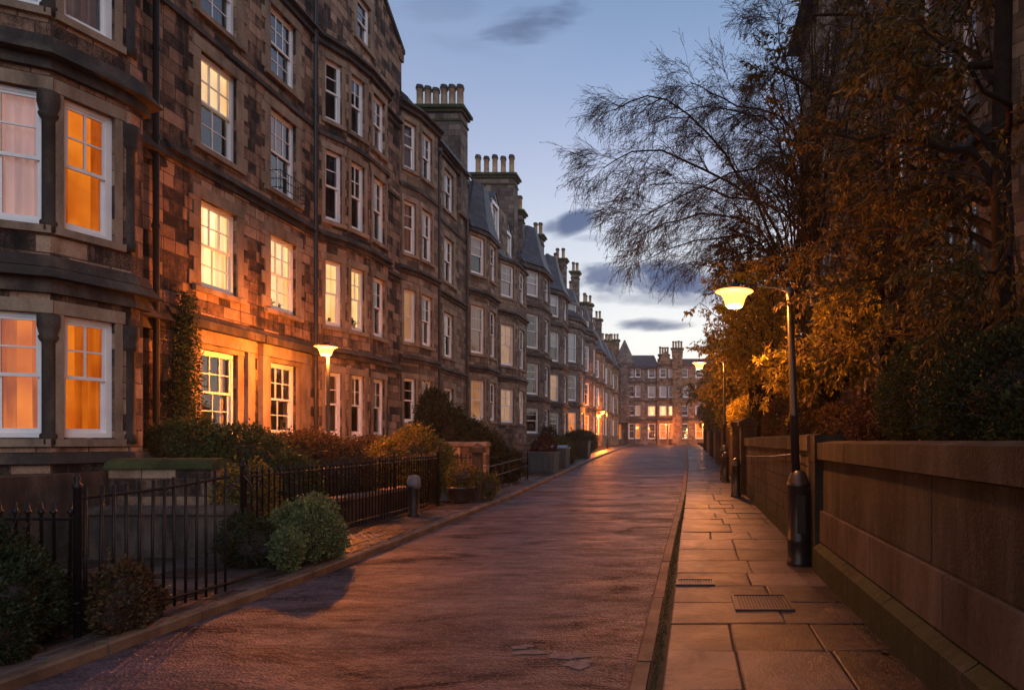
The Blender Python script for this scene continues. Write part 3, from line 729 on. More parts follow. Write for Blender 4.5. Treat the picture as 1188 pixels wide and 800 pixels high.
# ---- the end of the street
fH = [(2.0, 4.4), (5.6, 7.2), (8.5, 10.3), (11.6, 13.0)]
EH = building('stone block closing the end of the street with lit ground floor', [(-14, 98), (-9.6, 98), (-9.0, 97), (-6.9, 97), (-6.3, 98), (-4.4, 98)], fH, .5, 13.3,
    [(0, 2.2, 1.1, ['dim','dark','pale','dark'], '12', '11', 'far'), (0, 3.5, .9, ['shop','dark','pale','dark'], '12', '11', 'far'),
     (2, .6, .95, ['dim','dark','dark','pale'], '12', '11', 'far'), (2, 1.6, .85, ['shop','warm','pale','dark'], '12', '11', 'far'),
     (4, 1.0, 1.2, ['dim','cream','pale','dark'], '12', '11', 'far')], 'stone_e', 'trim_e',
     strings=[(4.8, .3, .5), (7.8, .25, .15), (10.8, .25, .2), (13.0, .3, .3)], inward=(0, 1))
rb = MB(); rb.face([(-14.3,97.6,13.3),(-4.1,97.6,13.3),(-5.0,99.6,15.4),(-13.4,99.6,15.4)]); rb.face([(-13.4,99.6,15.4),(-5,99.6,15.4),(-5,109,15.4),(-13.4,109,15.4)])
rb.face([(-4.1,97.6,13.3),(-4.1,109,13.3),(-5,109,15.4),(-5,99.6,15.4)]); rb.face([(-14.3,109,13.3),(-14.3,97.6,13.3),(-13.4,99.6,15.4),(-13.4,109,15.4)]); rb.build('roof', M['slate'], EH)
chimney(EH, -12.9, -10.6, 98.6, 99.8, 13.5, 17.8, 5, 'x', 'stone_r')
EJ = building('narrow end block with tall grouped chimneys and bright first floor windows', [(-4.4, 97.6), (4.5, 97.6)], fH, .5, 13.8,
    [(0, .9, 1.1, ['shop','cream','pale','dark'], '12', '11', 'far'), (0, 2.1, .7, ['shop','cream','dark','pale'], '12', '11', 'far'),
     (0, 4.3, 1.1, ['dim','dark','pale','dark'], '12', '11', 'far'), (0, 6.6, 1.2, ['shop','dark','dark','dark'], '12', '11', 'far')], 'stone_r', 'trim_e',
     strings=[(4.9, .3, .4), (8.0, .2, .15), (13.5, .3, .3)], inward=(0, 1))
mb = MB(); mb.box(-2.0, -.5, 96.9, 97.59, .5, 14.8); mb.box(-2.1, -.4, 96.8, 97.6, 8.0, 8.3); mb.build('chimney_breast', M['stone_r'], EJ)
chimney(EJ, -2.1, -.4, 96.9, 98.2, 14.8, 16.2, 4, 'x', 'stone_r', 1.2); chimney(EJ, -4.2, -2.6, 98.4, 99.4, 13.8, 15.4, 4, 'x', 'stone_r', 1.2)
rb = MB(); rb.box(-4.4, 4.5, 97.7, 108, 13.82, 14.6); rb.build('roof', M['slate'], EJ)
gb = MB(); gb.face([(-4.3,97.55,13.8),(-1.9,97.55,13.8),(-3.1,97.55,16.0)]); gb.face([(-4.3,97.55,13.8),(-3.1,97.55,16.0),(-3.1,103,16.0),(-4.3,103,13.8)]); gb.face([(-1.9,97.55,13.8),(-1.9,103,13.8),(-3.1,103,16.0),(-3.1,97.55,16.0)]); gb.build('gable', M['stone_r'], EJ)
tr_ = MB(); tr_.lathe([(1.5, 4.5), (1.5, 13.6), (1.62, 13.65), (1.62, 13.9), (1.1, 15.4), (.1, 17.6)], 10, (-9.6, 98.2, 0)); tr_.build('turret', M['stone_e'], EH)

# ---- tall house behind the trees on the right
fR = [(1.9, 3.9), (4.5, 6.5), (8.3, 10.5), (12.2, 14.2), (15.8, 17.8)]
XR = 6.2
PR = [(XR, 33.0), (XR, 26.9), (XR-.55, 26.2), (XR-.55, 23.6), (XR, 22.9), (XR, 14.9), (XR-.55, 14.2), (XR-.55, 11.7), (XR, 11.0), (XR, -6.0)]
RB = building('tall red brown sandstone house behind the trees on the right side', PR, fR, 0, 22.2,
    [(0, 2.2, 1.1, ['pale','dark','pale','dark','dark'], '12', '11', 'flat'), (0, 4.7, 1.1, ['dark','pale','dark','pale','dark'], '12', '11', 'flat'), (2, .75, .85, ['pale','pale','dark','pale','dark'], '12', '11', 'bay'), (2, 1.85, .85, ['dark','pale','pale','dark','dark'], '12', '11', 'bay'),
     (4, 1.6, 1.1, ['dark','pale','pale','dark','dark'], '12', '11', 'flat'), (4, 4.7, 1.1, ['dark','dark','pale','pale','dark'], '12', '11', 'flat'),
     (4, 7.0, .9, ['dark','pale','dark','pale','dark'], '12', '11', 'flat'),
     (6, .7, .85, ['dark','pale','pale','pale','dark'], '12', '11', 'bay'), (6, 1.8, .8, ['dark','pale','pale','pale','dark'], '12', '11', 'bay'),
     (8, 2.0, 1.1, ['dark','dark','pale','pale','dark'], '12', '11', 'flat'), (8, 5.0, 1.1, ['dark','dark','pale','dark','dark'], '12', '11', 'flat'), (8, 9, 1.1, ['dark','dark','dark','pale','dark'], '12', '11', 'flat')],
    'stone_rd', 'trim_e', strings=[(4.1, .2, .1), (7.4, .25, .14), (11.3, .2, .1), (15.0, .2, .1), (21.8, .3, .25)], inward=(1, 0))
rb = MB(); rb.face([(XR-.8,-6,22.22),(XR-.8,33.2,22.22),(XR+5,31,25.5),(XR+5,-6,25.5)][::-1]); rb.face([(XR-.8,33.2,22.22),(XR+11,33.2,22.22),(XR+5,31,25.5)]); rb.face([(XR+11,33.2,22.22),(XR+11,-6,22.22),(XR+5,-6,25.5),(XR+5,31,25.5)]); rb.build('roof', M['slate'], RB)

def house_plant(label, x, y, z, s=1.0):
    t = thing('house_plant', label, 'house plant', (x, y, z), 0, 'house plants inside the lit windows')
    mb = MB(); mb.lathe([(.05*s,0),(.065*s,.09*s),(.07*s,.10*s),(.05*s,.10*s)], 10); mb.build('pot', M['pot'], t, True)
    rs = random.Random(int(y*100)); mb = MB()
    for k in range(26):
        a = rs.random()*6.3; e = rs.uniform(.3, 1.3); L = rs.uniform(.12, .26)*s; c, q = math.cos(a), math.sin(a); h, w = math.sin(e)*L, math.cos(e)*L
        p0 = Vector((0,0,.09*s)); p1 = Vector((c*w*.6, q*w*.6, .09*s+h*.8)); p2 = Vector((c*w, q*w, .09*s+h*.7)); sd = Vector((-q, c, 0))*.022*s
        mb.face([p0, p1+sd, p2, p1-sd])
    mb.build('leaves', M['l_olive'], t)
house_plant('house plant at the left of the upper cream window of the gabled tenement', MX-.21, 16.45, 5.24, 1.0)
house_plant('house plant at the right of the upper cream window of the gabled tenement', MX-.21, 16.80, 5.24, .8)
_n = Vector((P1[1]-18.3, -(P1[0]-MX))).normalized()
_m = Vector(((MX+P1[0])/2, (18.3+P1[1])/2))-_n*.20
house_plant('house plant in the first cream window of the bow', _m.x, _m.y, 5.24, .75)
_d = Vector((P2[0]-P1[0], P2[1]-P1[1])).normalized(); _n = Vector((_d.y, -_d.x)); _m = Vector(((P2[0]+P1[0])/2, (P2[1]+P1[1])/2))-_n*.20
house_plant('taller house plant in the second cream window of the bow', _m.x, _m.y, 5.24, 1.25)
mb = MB(); mb.box(-.012, .012, -.13, .13, 0, .34); o = mb.build('window_card', M['white']); o.location = (MX-.20, 17.0, 1.93); tag(o, 'small white card standing inside the ground floor window by the left lamp', 'card', kind='thing')
mb = MB(); mb.box(.012, .014, -.07, .07, .14, .27); mb.build('print', M['iron'], o)
# ------------------------------------------------------------------ setting
YS = [-60, -40, -20, -10, -5, 0, 2, 4, 6, 8, 10, 12, 14, 16, 18, 20, 22, 24, 26, 28, 31, 34, 37, 41, 45, 50, 56, 63, 70, 80, 90, 100, 106]
def strip(mb, xl, xr, z, ys=YS, nx=1, mi=0):
    for a, b in zip(ys, ys[1:]):
        for i in range(nx):
            def X(y, t): return xl(y)+(xr(y)-xl(y))*t
            t0, t1 = i/nx, (i+1)/nx
            mb.face([(X(a,t0),a,gz(a)+z), (X(a,t1),a,gz(a)+z), (X(b,t1),b,gz(b)+z), (X(b,t0),b,gz(b)+z)], mi)
mb = MB(); ye = [-600, -200]+YS+[200, 700]
strip(mb, lambda y: -600, lambda y: 600, -.16, ye); struct('ground', mb, M['ground'])
mb = MB(); strip(mb, kl, kr, -.10, YS, 4); struct('road', mb, M['asphalt'])
mb = MB()
mb.face([(-60,100,gz(100)-.096),(60,100,gz(100)-.096),(60,97.0,gz(97)-.096),(-60,97.0,gz(97)-.096)][::-1]); struct('cross_road', mb, M['asphalt'])
def kerb_run(name, fx, sgn, y0, y1):
    mb = MB(); y = y0; w = .125
    while y < y1:
        L = .9+random.random()*.15 if y < 40 else 3; a, b = y+.004, min(y+L-.004, y1); j = random.uniform(-.004, .004)
        for (ya, yb) in ((a, b),):
            xa, xb = fx(ya)+j, fx(yb)+j; za, zb = gz(ya)+j, gz(yb)+j
            o = w*sgn; r = .02*sgn
            mb.face([(xa,ya,za-.16),(xb,yb,zb-.16),(xb,yb,zb-.02),(xa,ya,za-.02)][::(1 if sgn < 0 else -1)])
            mb.face([(xa,ya,za-.02),(xb,yb,zb-.02),(xb+r,yb,zb),(xa+r,ya,za)][::(1 if sgn < 0 else -1)])
            mb.face([(xa+r,ya,za),(xb+r,yb,zb),(xb+o,yb,zb),(xa+o,ya,za)][::(1 if sgn < 0 else -1)])
            mb.face([(xa,ya,za-.16),(xa,ya,za-.02),(xa+r,ya,za),(xa+o,ya,za),(xa+o,ya,za-.16)]); mb.face([(xb,yb,zb-.16),(xb,yb,zb-.02),(xb+r,yb,zb),(xb+o,yb,zb),(xb+o,yb,zb-.16)][::-1])
        y += L
    return struct(name, mb, M['kerb'])
kerb_run('kerb_right', kr, 1, -10, 97); kerb_run('kerb_left', kl, -1, -10, 97)
# joint bed below the slabs on both sides
mb = MB(); strip(mb, lambda y: kr(y)+.126, lambda y: 2.1, -.020, YS); struct('pavement_bed_right', mb, M['mossgap'])
mb = MB(); strip(mb, lambda y: -6.6, lambda y: kl(y)-.126, -.035, YS); struct('pavement_bed_left', mb, M['soil'])
def slabs(name, xl, xr, y0, y1, mat, depth=(.7,.95), nsp=(2,2,3), gap=.0065, skip=None, jit=.006):
    rs = random.Random(5); mb = MB(); y = y0
    while y < y1:
        d = rs.uniform(*depth)*(1 if y < 30 else 1.6); n = rs.choice(nsp); cuts = [0]+sorted(((i+rs.uniform(-.16,.16))/n) for i in range(1, n))+[1]
        for a, b in zip(cuts, cuts[1:]):
            def X(yy, t): return xl(yy)+(xr(yy)-xl(yy))*t
            ya, yb = y+gap*rs.uniform(.7,1.6), y+d-gap
            j = [rs.uniform(-jit, jit) for _ in range(4)]; c = .012
            P = [(X(ya,a)+gap, ya), (X(ya,b)-gap, ya), (X(yb,b)-gap, yb), (X(yb,a)+gap, yb)]
            if skip and skip(sum(p[0] for p in P)/4, sum(p[1] for p in P)/4): continue
            Q = [(P[0][0]+c,P[0][1]+c),(P[1][0]-c,P[1][1]+c),(P[2][0]-c,P[2][1]-c),(P[3][0]+c,P[3][1]-c)]
            b0 = len(mb.v)
            mb.v += [(p[0],p[1],gz(p[1])-.05) for p in P]+[(p[0],p[1],gz(p[1])-.008+k) for p,k in zip(P,j)]+[(q[0],q[1],gz(q[1])+k) for q,k in zip(Q,j)]
            for o in (0, 4):
                for k in range(4):
                    k2 = (k+1) % 4; mb.f.append((b0+o+k, b0+o+k2, b0+o+4+k2, b0+o+4+k)); mb.m.append(0)
            mb.f.append((b0+8,b0+9,b0+10,b0+11)); mb.m.append(0)
        y += d
    return struct(name, mb, mat)
in_cover = lambda x, y: False
slabs('pavement_right', lambda y: kr(y)+(.235 if y < 8 else .235-.08*min(1,(y-8)/10)), lambda y: 1.80, -6, 60, M['slab'], jit=.009)
slabs('pavement_right_far', lambda y: kr(y)+.225, lambda y: 1.9, 60, 97, M['slab'], (2,2.5))
mb = MB()
slabs('pavement_left', lambda y: min(kl(y)-1.15, -6.0) if y > 8.9 else kl(y)-.55, lambda y: kl(y)-.14, 4.3, 97, M['slab'], (.45,.62), (2,3), .007)
# garden ground on the left, the path behind the near railing
mb = MB(); strip(mb, lambda y: MX-.2, lambda y: min(kl(y)-1.17, -6.02) if y > 9 else kl(y)-.56, .0, [-8,-4,0,4.3,6,8,8.9]+YS[11:]); struct('garden_ground', mb, M['soil'])
mb = MB(); strip(mb, lambda y: 2.0, lambda y: 6.6, .35, YS); struct('garden_ground_right', mb, M['soil'])
rs = random.Random(3); mb = MB()
y = 5.3
while y < 8.8:
    x = -8.6
    while x < -5.55:
        w = rs.uniform(.5,.8); mb.box(x+.008, min(x+w,-5.5)-.008, y+.008, y+.56, -.03, .022+rs.uniform(-.004,.004)); x += w
    y += .575
struct('garden_path', mb, M['slab'])

# road wear marks, iron covers
def blob(mb, cx, cy, rx, ry, z, n=22, j=.45, seed=1):
    r = random.Random(seed); pts = []
    ph = [r.random()*6 for _ in range(4)]
    for k in range(n):
        a = 2*math.pi*k/n; q = 1+j*(.5*math.sin(2*a+ph[0])+.35*math.sin(3*a+ph[1])+.3*math.sin(5*a+ph[2])+.2*math.sin(9*a+ph[3]))
        pts.append((cx+rx*q*math.cos(a), cy+ry*q*math.sin(a), gz(cy)+z))
    mb.face(pts)
mb = MB()
blob(mb, -1.43, 5.42, .10, .05, -.0955, seed=2); blob(mb, -1.32, 5.28, .12, .07, -.0950, seed=3)
blob(mb, -.98, 5.18, .15, .07, -.0955, seed=4); blob(mb, -.86, 5.0, .13, .085, -.0950, seed=6)
blob(mb, -4.05, 10.6, .55, .05, -.0955, j=.4, seed=7); blob(mb, -3.9, 10.3, .4, .04, -.0955, j=.4, seed=8)
blob(mb, -2.6, 27, .5, .22, -.094, seed=9)
blob(mb, -2.0, 44, .8, 1.0, -.094, seed=10)
struct('road_markings', mb, M['marking'])
def cover(label, x, y, w, d):
    c = thing('access_cover', label, 'access cover', (x, y, gz(y)), 0, 'iron access covers in the pavement')
    mb = MB(); t = .03
    mb.box(-w/2, w/2, -d/2, -d/2+t, -.02, .022); mb.box(-w/2, w/2, d/2-t, d/2, -.02, .022); mb.box(-w/2, -w/2+t, -d/2+t, d/2-t, -.02, .022); mb.box(w/2-t, w/2, -d/2+t, d/2-t, -.02, .022)
    mb.build('frame', M['cover'], c)
    p = MB(); p.box(-w/2+t+.006, w/2-t-.006, -d/2+t+.006, d/2-t-.006, -.02, .012)
    nx, ny = int((w-.08)/.034), int((d-.08)/.034)
    for i in range(nx):
        for j in range(ny):
            cx, cy = -w/2+.05+(w-.1)*(i+.5)/nx, -d/2+.05+(d-.1)*(j+.5)/ny
            p.box(cx-.010, cx+.010, cy-.010, cy+.010, .012, .0155)
    p.build('plate', M['cover'], c)
cover('larger square iron cover sunk in the pavement slabs before the lamppost', .80, 6.5, .60, .62)
cover('smaller rectangular iron cover beside the kerb stones, next to the larger one', .12, 7.42, .46, .30)
mb = MB(); r = .0
mb.lathe([(.11, 0), (.11, .006), (.09, .009)], 16, (0,0,0)); o = mb.build('drain_lid', M['cover']); o.location = (.62, 13.0, gz(13)+.004); tag(o, 'small round iron lid on the orange lit stretch of pavement', 'lid', kind='thing')

# ------------------------------------------------------------------ right hand walls
def wall_run(label, x, y0, y1, cop_z, plinth, lean=0):
    w = thing('garden_wall', label, 'wall', (0, 0, 0))
    rs = random.Random(int(y0*10)+3)
    def course_blocks(z0, z1, xf, yy0, yy1, lens, mb):
        y = yy0
        while y < yy1-.02:
            L = rs.uniform(*lens); e = min(y+L, yy1); j = rs.uniform(-.004, .004)
            if yy1-e < .3: e = yy1
            mb.box(xf+j, xf+.34, y+.008, e-.008, z0+.006, z1-.006); y = e
    m1 = MB()
    if plinth:
        course_blocks(.38, .79, x+.0, y0, y1, (1.1, 1.7), m1); course_blocks(.80, cop_z-.25, x+.045, y0, y1, (1.8, 2.6), m1); m1.m = [1 if m1.v[f[0]][2] < .8 and m1.v[f[2]][2] < .8 else 0 for f in m1.f]
    else:
        z = -.1+gz(y0)*0
        hs = [ -.12, .22, .5, .8, 1.08, 1.34, cop_z-.22]
        for a, b in zip(hs, hs[1:]): course_blocks(a, b, x+.02, y0, y1, (.5, 1.0), m1)
    m1.box(x+.05, x+.33, y0+.01, y1-.01, -.1, cop_z-.26)
    m1.build('stone_courses', [M['wallstone'], M['trim_wall']], w)
    c = MB(); y = y0
    while y < y1-.02:
        e = min(y+rs.uniform(1.6, 2.2), y1)
        if y1-e < .5: e = y1
        j = rs.uniform(-.003,.003)
        c.box(x-.03+j, x+.42, y+.004, e-.004, cop_z-.24, cop_z-.03); c.face([(x-.03+j,y+.004,cop_z-.03),(x+.19,y+.004,cop_z),(x+.19,e-.004,cop_z),(x-.03+j,e-.004,cop_z-.03)]); c.face([(x+.19,y+.004,cop_z),(x+.42,y+.004,cop_z-.03),(x+.42,e-.004,cop_z-.03),(x+.19,e-.004,cop_z)])
        y = e
    c.build('coping', M['wallstone'], w)
    if plinth:
        p = MB(); y = y0
        while y < y1-.02:
            e = min(y+rs.uniform(1.4, 2.0), y1)
            if y1-e < .5: e = y1
            p.face([(x-.09,y+.003,-.1),(x-.09,y+.003,.30),(x+.02,y+.003,.375),(x+.1,y+.003,-.1)]); p.face([(x-.09,e-.003,-.1),(x-.09,e-.003,.30),(x+.02,e-.003,.375),(x+.1,e-.003,-.1)][::-1])
            p.face([(x-.09,y+.003,-.1),(x-.09,e-.003,-.1),(x-.09,e-.003,.30),(x-.09,y+.003,.30)][::-1]); p.face([(x-.09,y+.003,.30),(x-.09,e-.003,.30),(x+.03,e-.003,.375),(x+.03,y+.003,.375)][::-1])
            y = e
        p.build('plinth', M['wallstone'], w)
    return w
wall_run('near weathered stone garden wall with large slabs, flat coping and mossy plinth', 1.76, -6, 8.15, 1.70, True)
wall_run('farther rough stone garden wall starting behind the near lamppost', 1.72, 8.60, 17.9, 1.80, False)
def pier(name, label, x0, x1, y0, y1, h, mat='wallstone', cap=True, group=None):
    t = thing(name, label, 'pier', ((x0+x1)/2, (y0+y1)/2, gz((y0+y1)/2)), 0, group)
    a, b = (x1-x0)/2, (y1-y0)/2; mb = MB(); n = max(2, int(h/.32))
    for k in range(n): mb.box(-a+.004*(k%2), a, -b+.004*(k%2), b, -.1+(h+.1)*k/n+.003, -.1+(h+.1)*(k+1)/n-.003)
    mb.build('shaft', M[mat], t)
    if cap:
        c = MB(); c.box(-a-.06, a+.06, -b-.06, b+.06, h, h+.12)
        b0 = [(-a-.06,-b-.06,h+.12),(a+.06,-b-.06,h+.12),(a+.06,b+.06,h+.12),(-a-.06,b+.06,h+.12)]
        for k in range(4): c.face([b0[k], b0[(k+1)%4], (0,0,h+.26)])
        c.build('cap', M[mat], t)
    return t
pier('gate_pier', 'slim flat topped stone pier joining the two right garden walls behind the lamppost', 1.70, 2.15, 8.16, 8.59, 1.78, cap=False)
gp = 'stone gate piers along the far right pavement'
GP = [(18.3, 'first stone gate pier past the farther garden wall'), (21.6, 'second stone gate pier past the garden wall, before the boards'), (27.0, 'third stone gate pier on the right pavement'),
      (33.5, 'fourth stone gate pier on the right pavement'), (42.0, 'fifth stone gate pier on the right pavement'), (55.0, 'last stone gate pier before the end of the street')]
for y, lb in GP: pier('gate_pier', lb, 1.62, 2.08, y-.23, y+.23, 2.0, 'trim_dark' if y < 25 else 'wallstone', True, gp)
def board_fence(label, x, y0, y1, h):
    f = thing('board_fence', label, 'fence', (x, y0, gz(y0)), 0, 'board fences between the gate piers')
    mb = MB(); y = 0; rs = random.Random(int(y0)); L = y1-y0
    while y < L-.01:
        e = min(y+.16, L); z = gz(y0+y)-gz(y0)
        mb.box(-.012+rs.uniform(-.006,.006), .015, y+.004, e-.004, z+.03, z+h+rs.uniform(-.02,.02)); y = e
    mb.build('boards', M['wood'], f)
    mb = MB(); y = 0
    while y <= L: z = gz(y0+y)-gz(y0); mb.box(.02, .12, y, min(y+.1, L+.1), z-.1, z+h-.05); y += 2.2
    mb.build('posts', M['wood'], f)
for (a, la), (b, _), lb in zip(GP, GP[1:], ['low dark boards between the first and second gate piers', 'upright brown boards between the second and third gate piers', 'upright brown boards between the third and fourth gate piers',
                                         'upright brown boards between the fourth and fifth gate piers', 'long board fence running on to the last gate pier']):
    board_fence(lb, 1.9, a+.26, b-.26, 1.75)

# ------------------------------------------------------------------ lamps
def emis(name, col, s):
    m, nt, b = newmat(name, .5); b.inputs['Base Color'].default_value = (.8,.7,.5,1)
    b.inputs['Emission Color'].default_value = (*col, 1); b.inputs['Emission Strength'].default_value = s; return m
M['bulb'] = emis('sodium_lamp_glass', (1.0, .30, .05), 4.2)
HEAD = [(.06,-.01),(.105,.0),(.135,.04),(.155,.11),(.185,.175),(.235,.215),(.285,.232)]
def head(parent, loc, sc=1.0):
    g = MB(); g.lathe([(r*sc, (z-.30)*sc) for r, z in HEAD], 24); b_ = g.build('lamp_bowl', M['bulb'], parent, True); b_.location = loc
    h = MB(); h.lathe([(.287*sc, -.068*sc), (.29*sc, -.060*sc), (.22*sc, -.035*sc), (.12*sc, -.005*sc), (.05*sc, .02*sc), (.03*sc, .06*sc)], 24); q = h.build('lamp_hood', M['iron'], parent, True); q.location = loc
def lampost(label, base, h, headpos, power, style='pedestal', sc=1.0, lean=0.0):
    z0 = gz(base[1]); L = thing('street_lamp', label, 'street lamp', (base[0], base[1], z0), 0, 'street lamps along the terrace')
    if style == 'pedestal':
        p = MB(); p.lathe([(.17,-.05),(.17,.06),(.158,.08),(.158,.30),(.168,.32),(.168,.36),(.155,.38),(.15,1.05),(.162,1.07),(.162,1.11),(.148,1.13),(.12,1.22),(.085,1.27),(.07,1.29)], 18, lean=(lean*.3, 0))
        p.build('pedestal', M['post'], L, True)
        d = MB(); d.box(-.055, .055, -.166, -.15, .45, .95); d.build('pedestal_door', M['post'], L)
        pr = [(.062, 1.25), (.060, 2.0), (.068, 2.02), (.068, 2.06), (.056, 2.08), (.048, h-.14), (.062, h-.12), (.062, h-.04), (.02, h)]
    else: pr = [(.07,-.05),(.07,.9),(.045,.95),(.04,h-.1),(.05,h-.08),(.05,h),(.02,h+.03)]
    s = MB(); s.lathe(pr, 12, lean=(lean, 0)); s.build('pole', M['post'], L, True)
    hp = Vector(headpos)-Vector((base[0], base[1], z0)); top = Vector((lean*(h-.08), 0, h-.08))
    a = MB(); hp_top = hp+Vector((0,0,.03*sc)); mid = (top+hp_top)/2+Vector((0,0,.03))
    q = [top, top.lerp(mid,.5)+Vector((0,0,.03)), mid, mid.lerp(hp_top,.6)+Vector((0,0,.03)), hp_top]
    a.tube(q, .013*sc, 6); a.build('bracket', M['post'], L, True)
    head(L, hp, sc*.92)
    l = bpy.data.lights.new('lamp_light', 'POINT'); l.energy = power; l.color = (1.0, .235, .028) if base[0] < 0 else (1.0, .29, .05); l.shadow_soft_size = .09
    o = bpy.data.objects.new('lamp_light', l); COL.objects.link(o); o.parent = L; o.location = hp+Vector((0,0,-.40*sc))
    return L
POW = 1.6
lampost('black lamppost on a thick pedestal with bright orange lamp by the right stone wall', (1.56, 8.5), 3.80, (.672, 8.5, 3.80), 250*POW, lean=-.035)
lampost('slender lamppost glowing against the orange wall of the gabled tenement', (-8.83, 15.35), 4.02, (-8.80, 15.2, 4.06), 720*POW, 'thin')
lampost('second lamppost on the right pavement glowing among the yellow leaves', (1.45, 23), 4.4, (.52, 23, 4.64), 640*POW)
lampost('nearer of the far pair of lamps on the left pavement', (-7.55, 60), 3.7, (-8.0, 60, 4.6), 1250*POW, 'thin', 1.2)
lampost('farther of the far pair of lamps, standing close to the stone houses', (-9.9, 70), 3.6, (-9.75, 70, 4.75), 1250*POW, 'thin', 1.2)
lampost('distant lamp by the lit ground floor at the end of the street', (-2.4, 95.5), 3.6, (-2.9, 95.2, 4.3), 420*POW, 'thin', .8)
lampost('distant lamp at the right end of the end block', (3.2, 95), 3.6, (2.7, 95, 4.3), 420*POW, 'thin', .8)

# bollards, cable
def bollard(label, x, y, h=1.08):
    t = thing('bollard', label, 'bollard', (x, y, gz(y)), 0, 'black bollards by the right wall'); mb = MB()
    mb.lathe([(.15,-.05),(.15,.06),(.13,.08),(.125,.82),(.14,.84),(.14,.9),(.12,.93),(.125,.99),(.09,1.05),(.03,1.08)], 16)
    mb.build('shaft', M['post'], t, True)
    r_ = MB(); r_.lathe([(.132,.70),(.132,.76)], 16); r_.build('band', M['iron'], t, True)
bollard('near black bollard against the end of the farther wall', 1.44, 17.6); bollard('more distant black bollard before the boards', 1.44, 22.2)
mb = MB()
cab = [(1.69, 17.4, 1.28), (1.68, 15, 1.33), (1.685, 12, 1.40), (1.68, 9.6, 1.50), (1.66, 9.0, 1.50), (1.60, 8.68, 1.30), (1.565, 8.6, 1.12)]
mb.tube(cab, .009, 5); o = mb.build('cable', M['lead']); tag(o, 'thin pale cable running along the wall to the lamppost pedestal', 'cable', kind='thing')

# ------------------------------------------------------------------ iron railings
def bar_mesh(h, r=.013, knob=True):
    k = ('bar', round(h,2), r, knob)
    if k not in _cache:
        mb = MB(); pr = [(r, .0), (r, h)]
        if knob: pr = [(r, 0), (r, h-.06), (r*2.1, h-.045), (r*2.1, h-.035), (r*1.2, h-.02), (r*.3, h+.05)]
        mb.lathe(pr, 6); _cache[k] = mb.mesh('baluster', M['iron'], True)
    return _cache[k]
def railing(label, P, Q, h, sp=.12, z0=None, knob=True, posts=(1, 1), toprise=0.0, ph=None, group='black iron railings of the front gardens', lowrail=.12, r=.013):
    P = Vector(P); Q = Vector(Q); L = (Q-P).length; d = (Q-P)/L; zb = gz(P.y); rs = random.Random(int(P.x*31+P.y*17))
    f = thing('railing', label, 'railing', (P.x, P.y, zb), 0, group)
    n = int(L/sp); M3 = lambda t, z: (d.x*t, d.y*t, (gz(P.y+d.y*t)-zb)+z)
    K = max(2, int(L/1.5))
    for zz in (lowrail, h-.10):
        rl = MB(); rl.tube([M3(L*i/K, zz+(toprise*(i/K)**2 if zz > .5 else 0)) for i in range(K+1)], .016, 6)
        rl.build('rail', M['iron'], f)
    for i in range(n+1):
        t = L*(i+.5)/(n+1); hh = h+toprise*(t/L)**2
        o = link('baluster', bar_mesh(hh-.03, r, knob), f); p = M3(t, .03); o.location = p; o.rotation_euler = (rs.uniform(-.012,.012), rs.uniform(-.012,.012), 0)
    for t, k in zip((0, L), posts):
        if not k: continue
        pm = MB(); H = (ph or h+.12)+(toprise if t else 0); pm.lathe([(.028,-.05),(.028,H-.08),(.036,H-.07),(.036,H-.04),(.016,H-.02),(.026,H+.015),(.005,H+.06)], 8)
        o = pm.build('post', M['iron'], f, True); o.location = M3(t, 0)
    return f
near = railing('near black iron gate panel of plain bars along the left kerb', (-5.27, 5.38), (-5.10, 6.95), 1.30, .125, knob=False, toprise=.10, posts=(1, 0), ph=1.36, r=.014)
sc_ = MB(); sc_.tube([(.26, 1.65, 1.30), (.27, 1.70, 1.40), (.28, 1.68, 1.48), (.27, 1.62, 1.47), (.265, 1.62, 1.42)], .013, 6); sc_.tube([(.26,1.65,1.3),(.28,1.74,1.2),(.285,1.78,1.05)], .012, 6); sc_.build('scroll', M['iron'], near)
railing('low iron railing running back from the near gate post behind the dark bush', (-5.30, 5.40), (-9.2, 5.6), 1.12, .13, posts=(0, 1))
railing('long black iron railing before the hedges from the round bush to the draped post', (-6.35, 8.9), (-6.15, 15.4), 1.27, .12)
railing('inner iron railing standing behind the long one against the hedge', (-9.8, 10.9), (-6.75, 14.4), 1.25, .13)
railing('short iron railing turning in beside the draped post', (-6.15, 15.45), (-7.9, 17.4), 1.30, .12)
railing('iron gate panel between the draped post and the potted shrub', (-6.9, 17.0), (-5.75, 17.1), 1.22, .12, posts=(0, 1))
railing('sparse low railing beyond the potted shrub by the left kerb', (-5.62, 16.6), (-5.95, 23.4), .92, .95, knob=False, posts=(0, 1), lowrail=.5)
railing('far low railing past the planters on the left', (-6.9, 30.0), (-8.4, 46.0), .95, .22, knob=False)
pier('gate_pier', 'square dark gate post beside the potted shrub on the left pavement', -5.62, -5.40, 16.35, 16.57, 1.28, 'trim_dark')
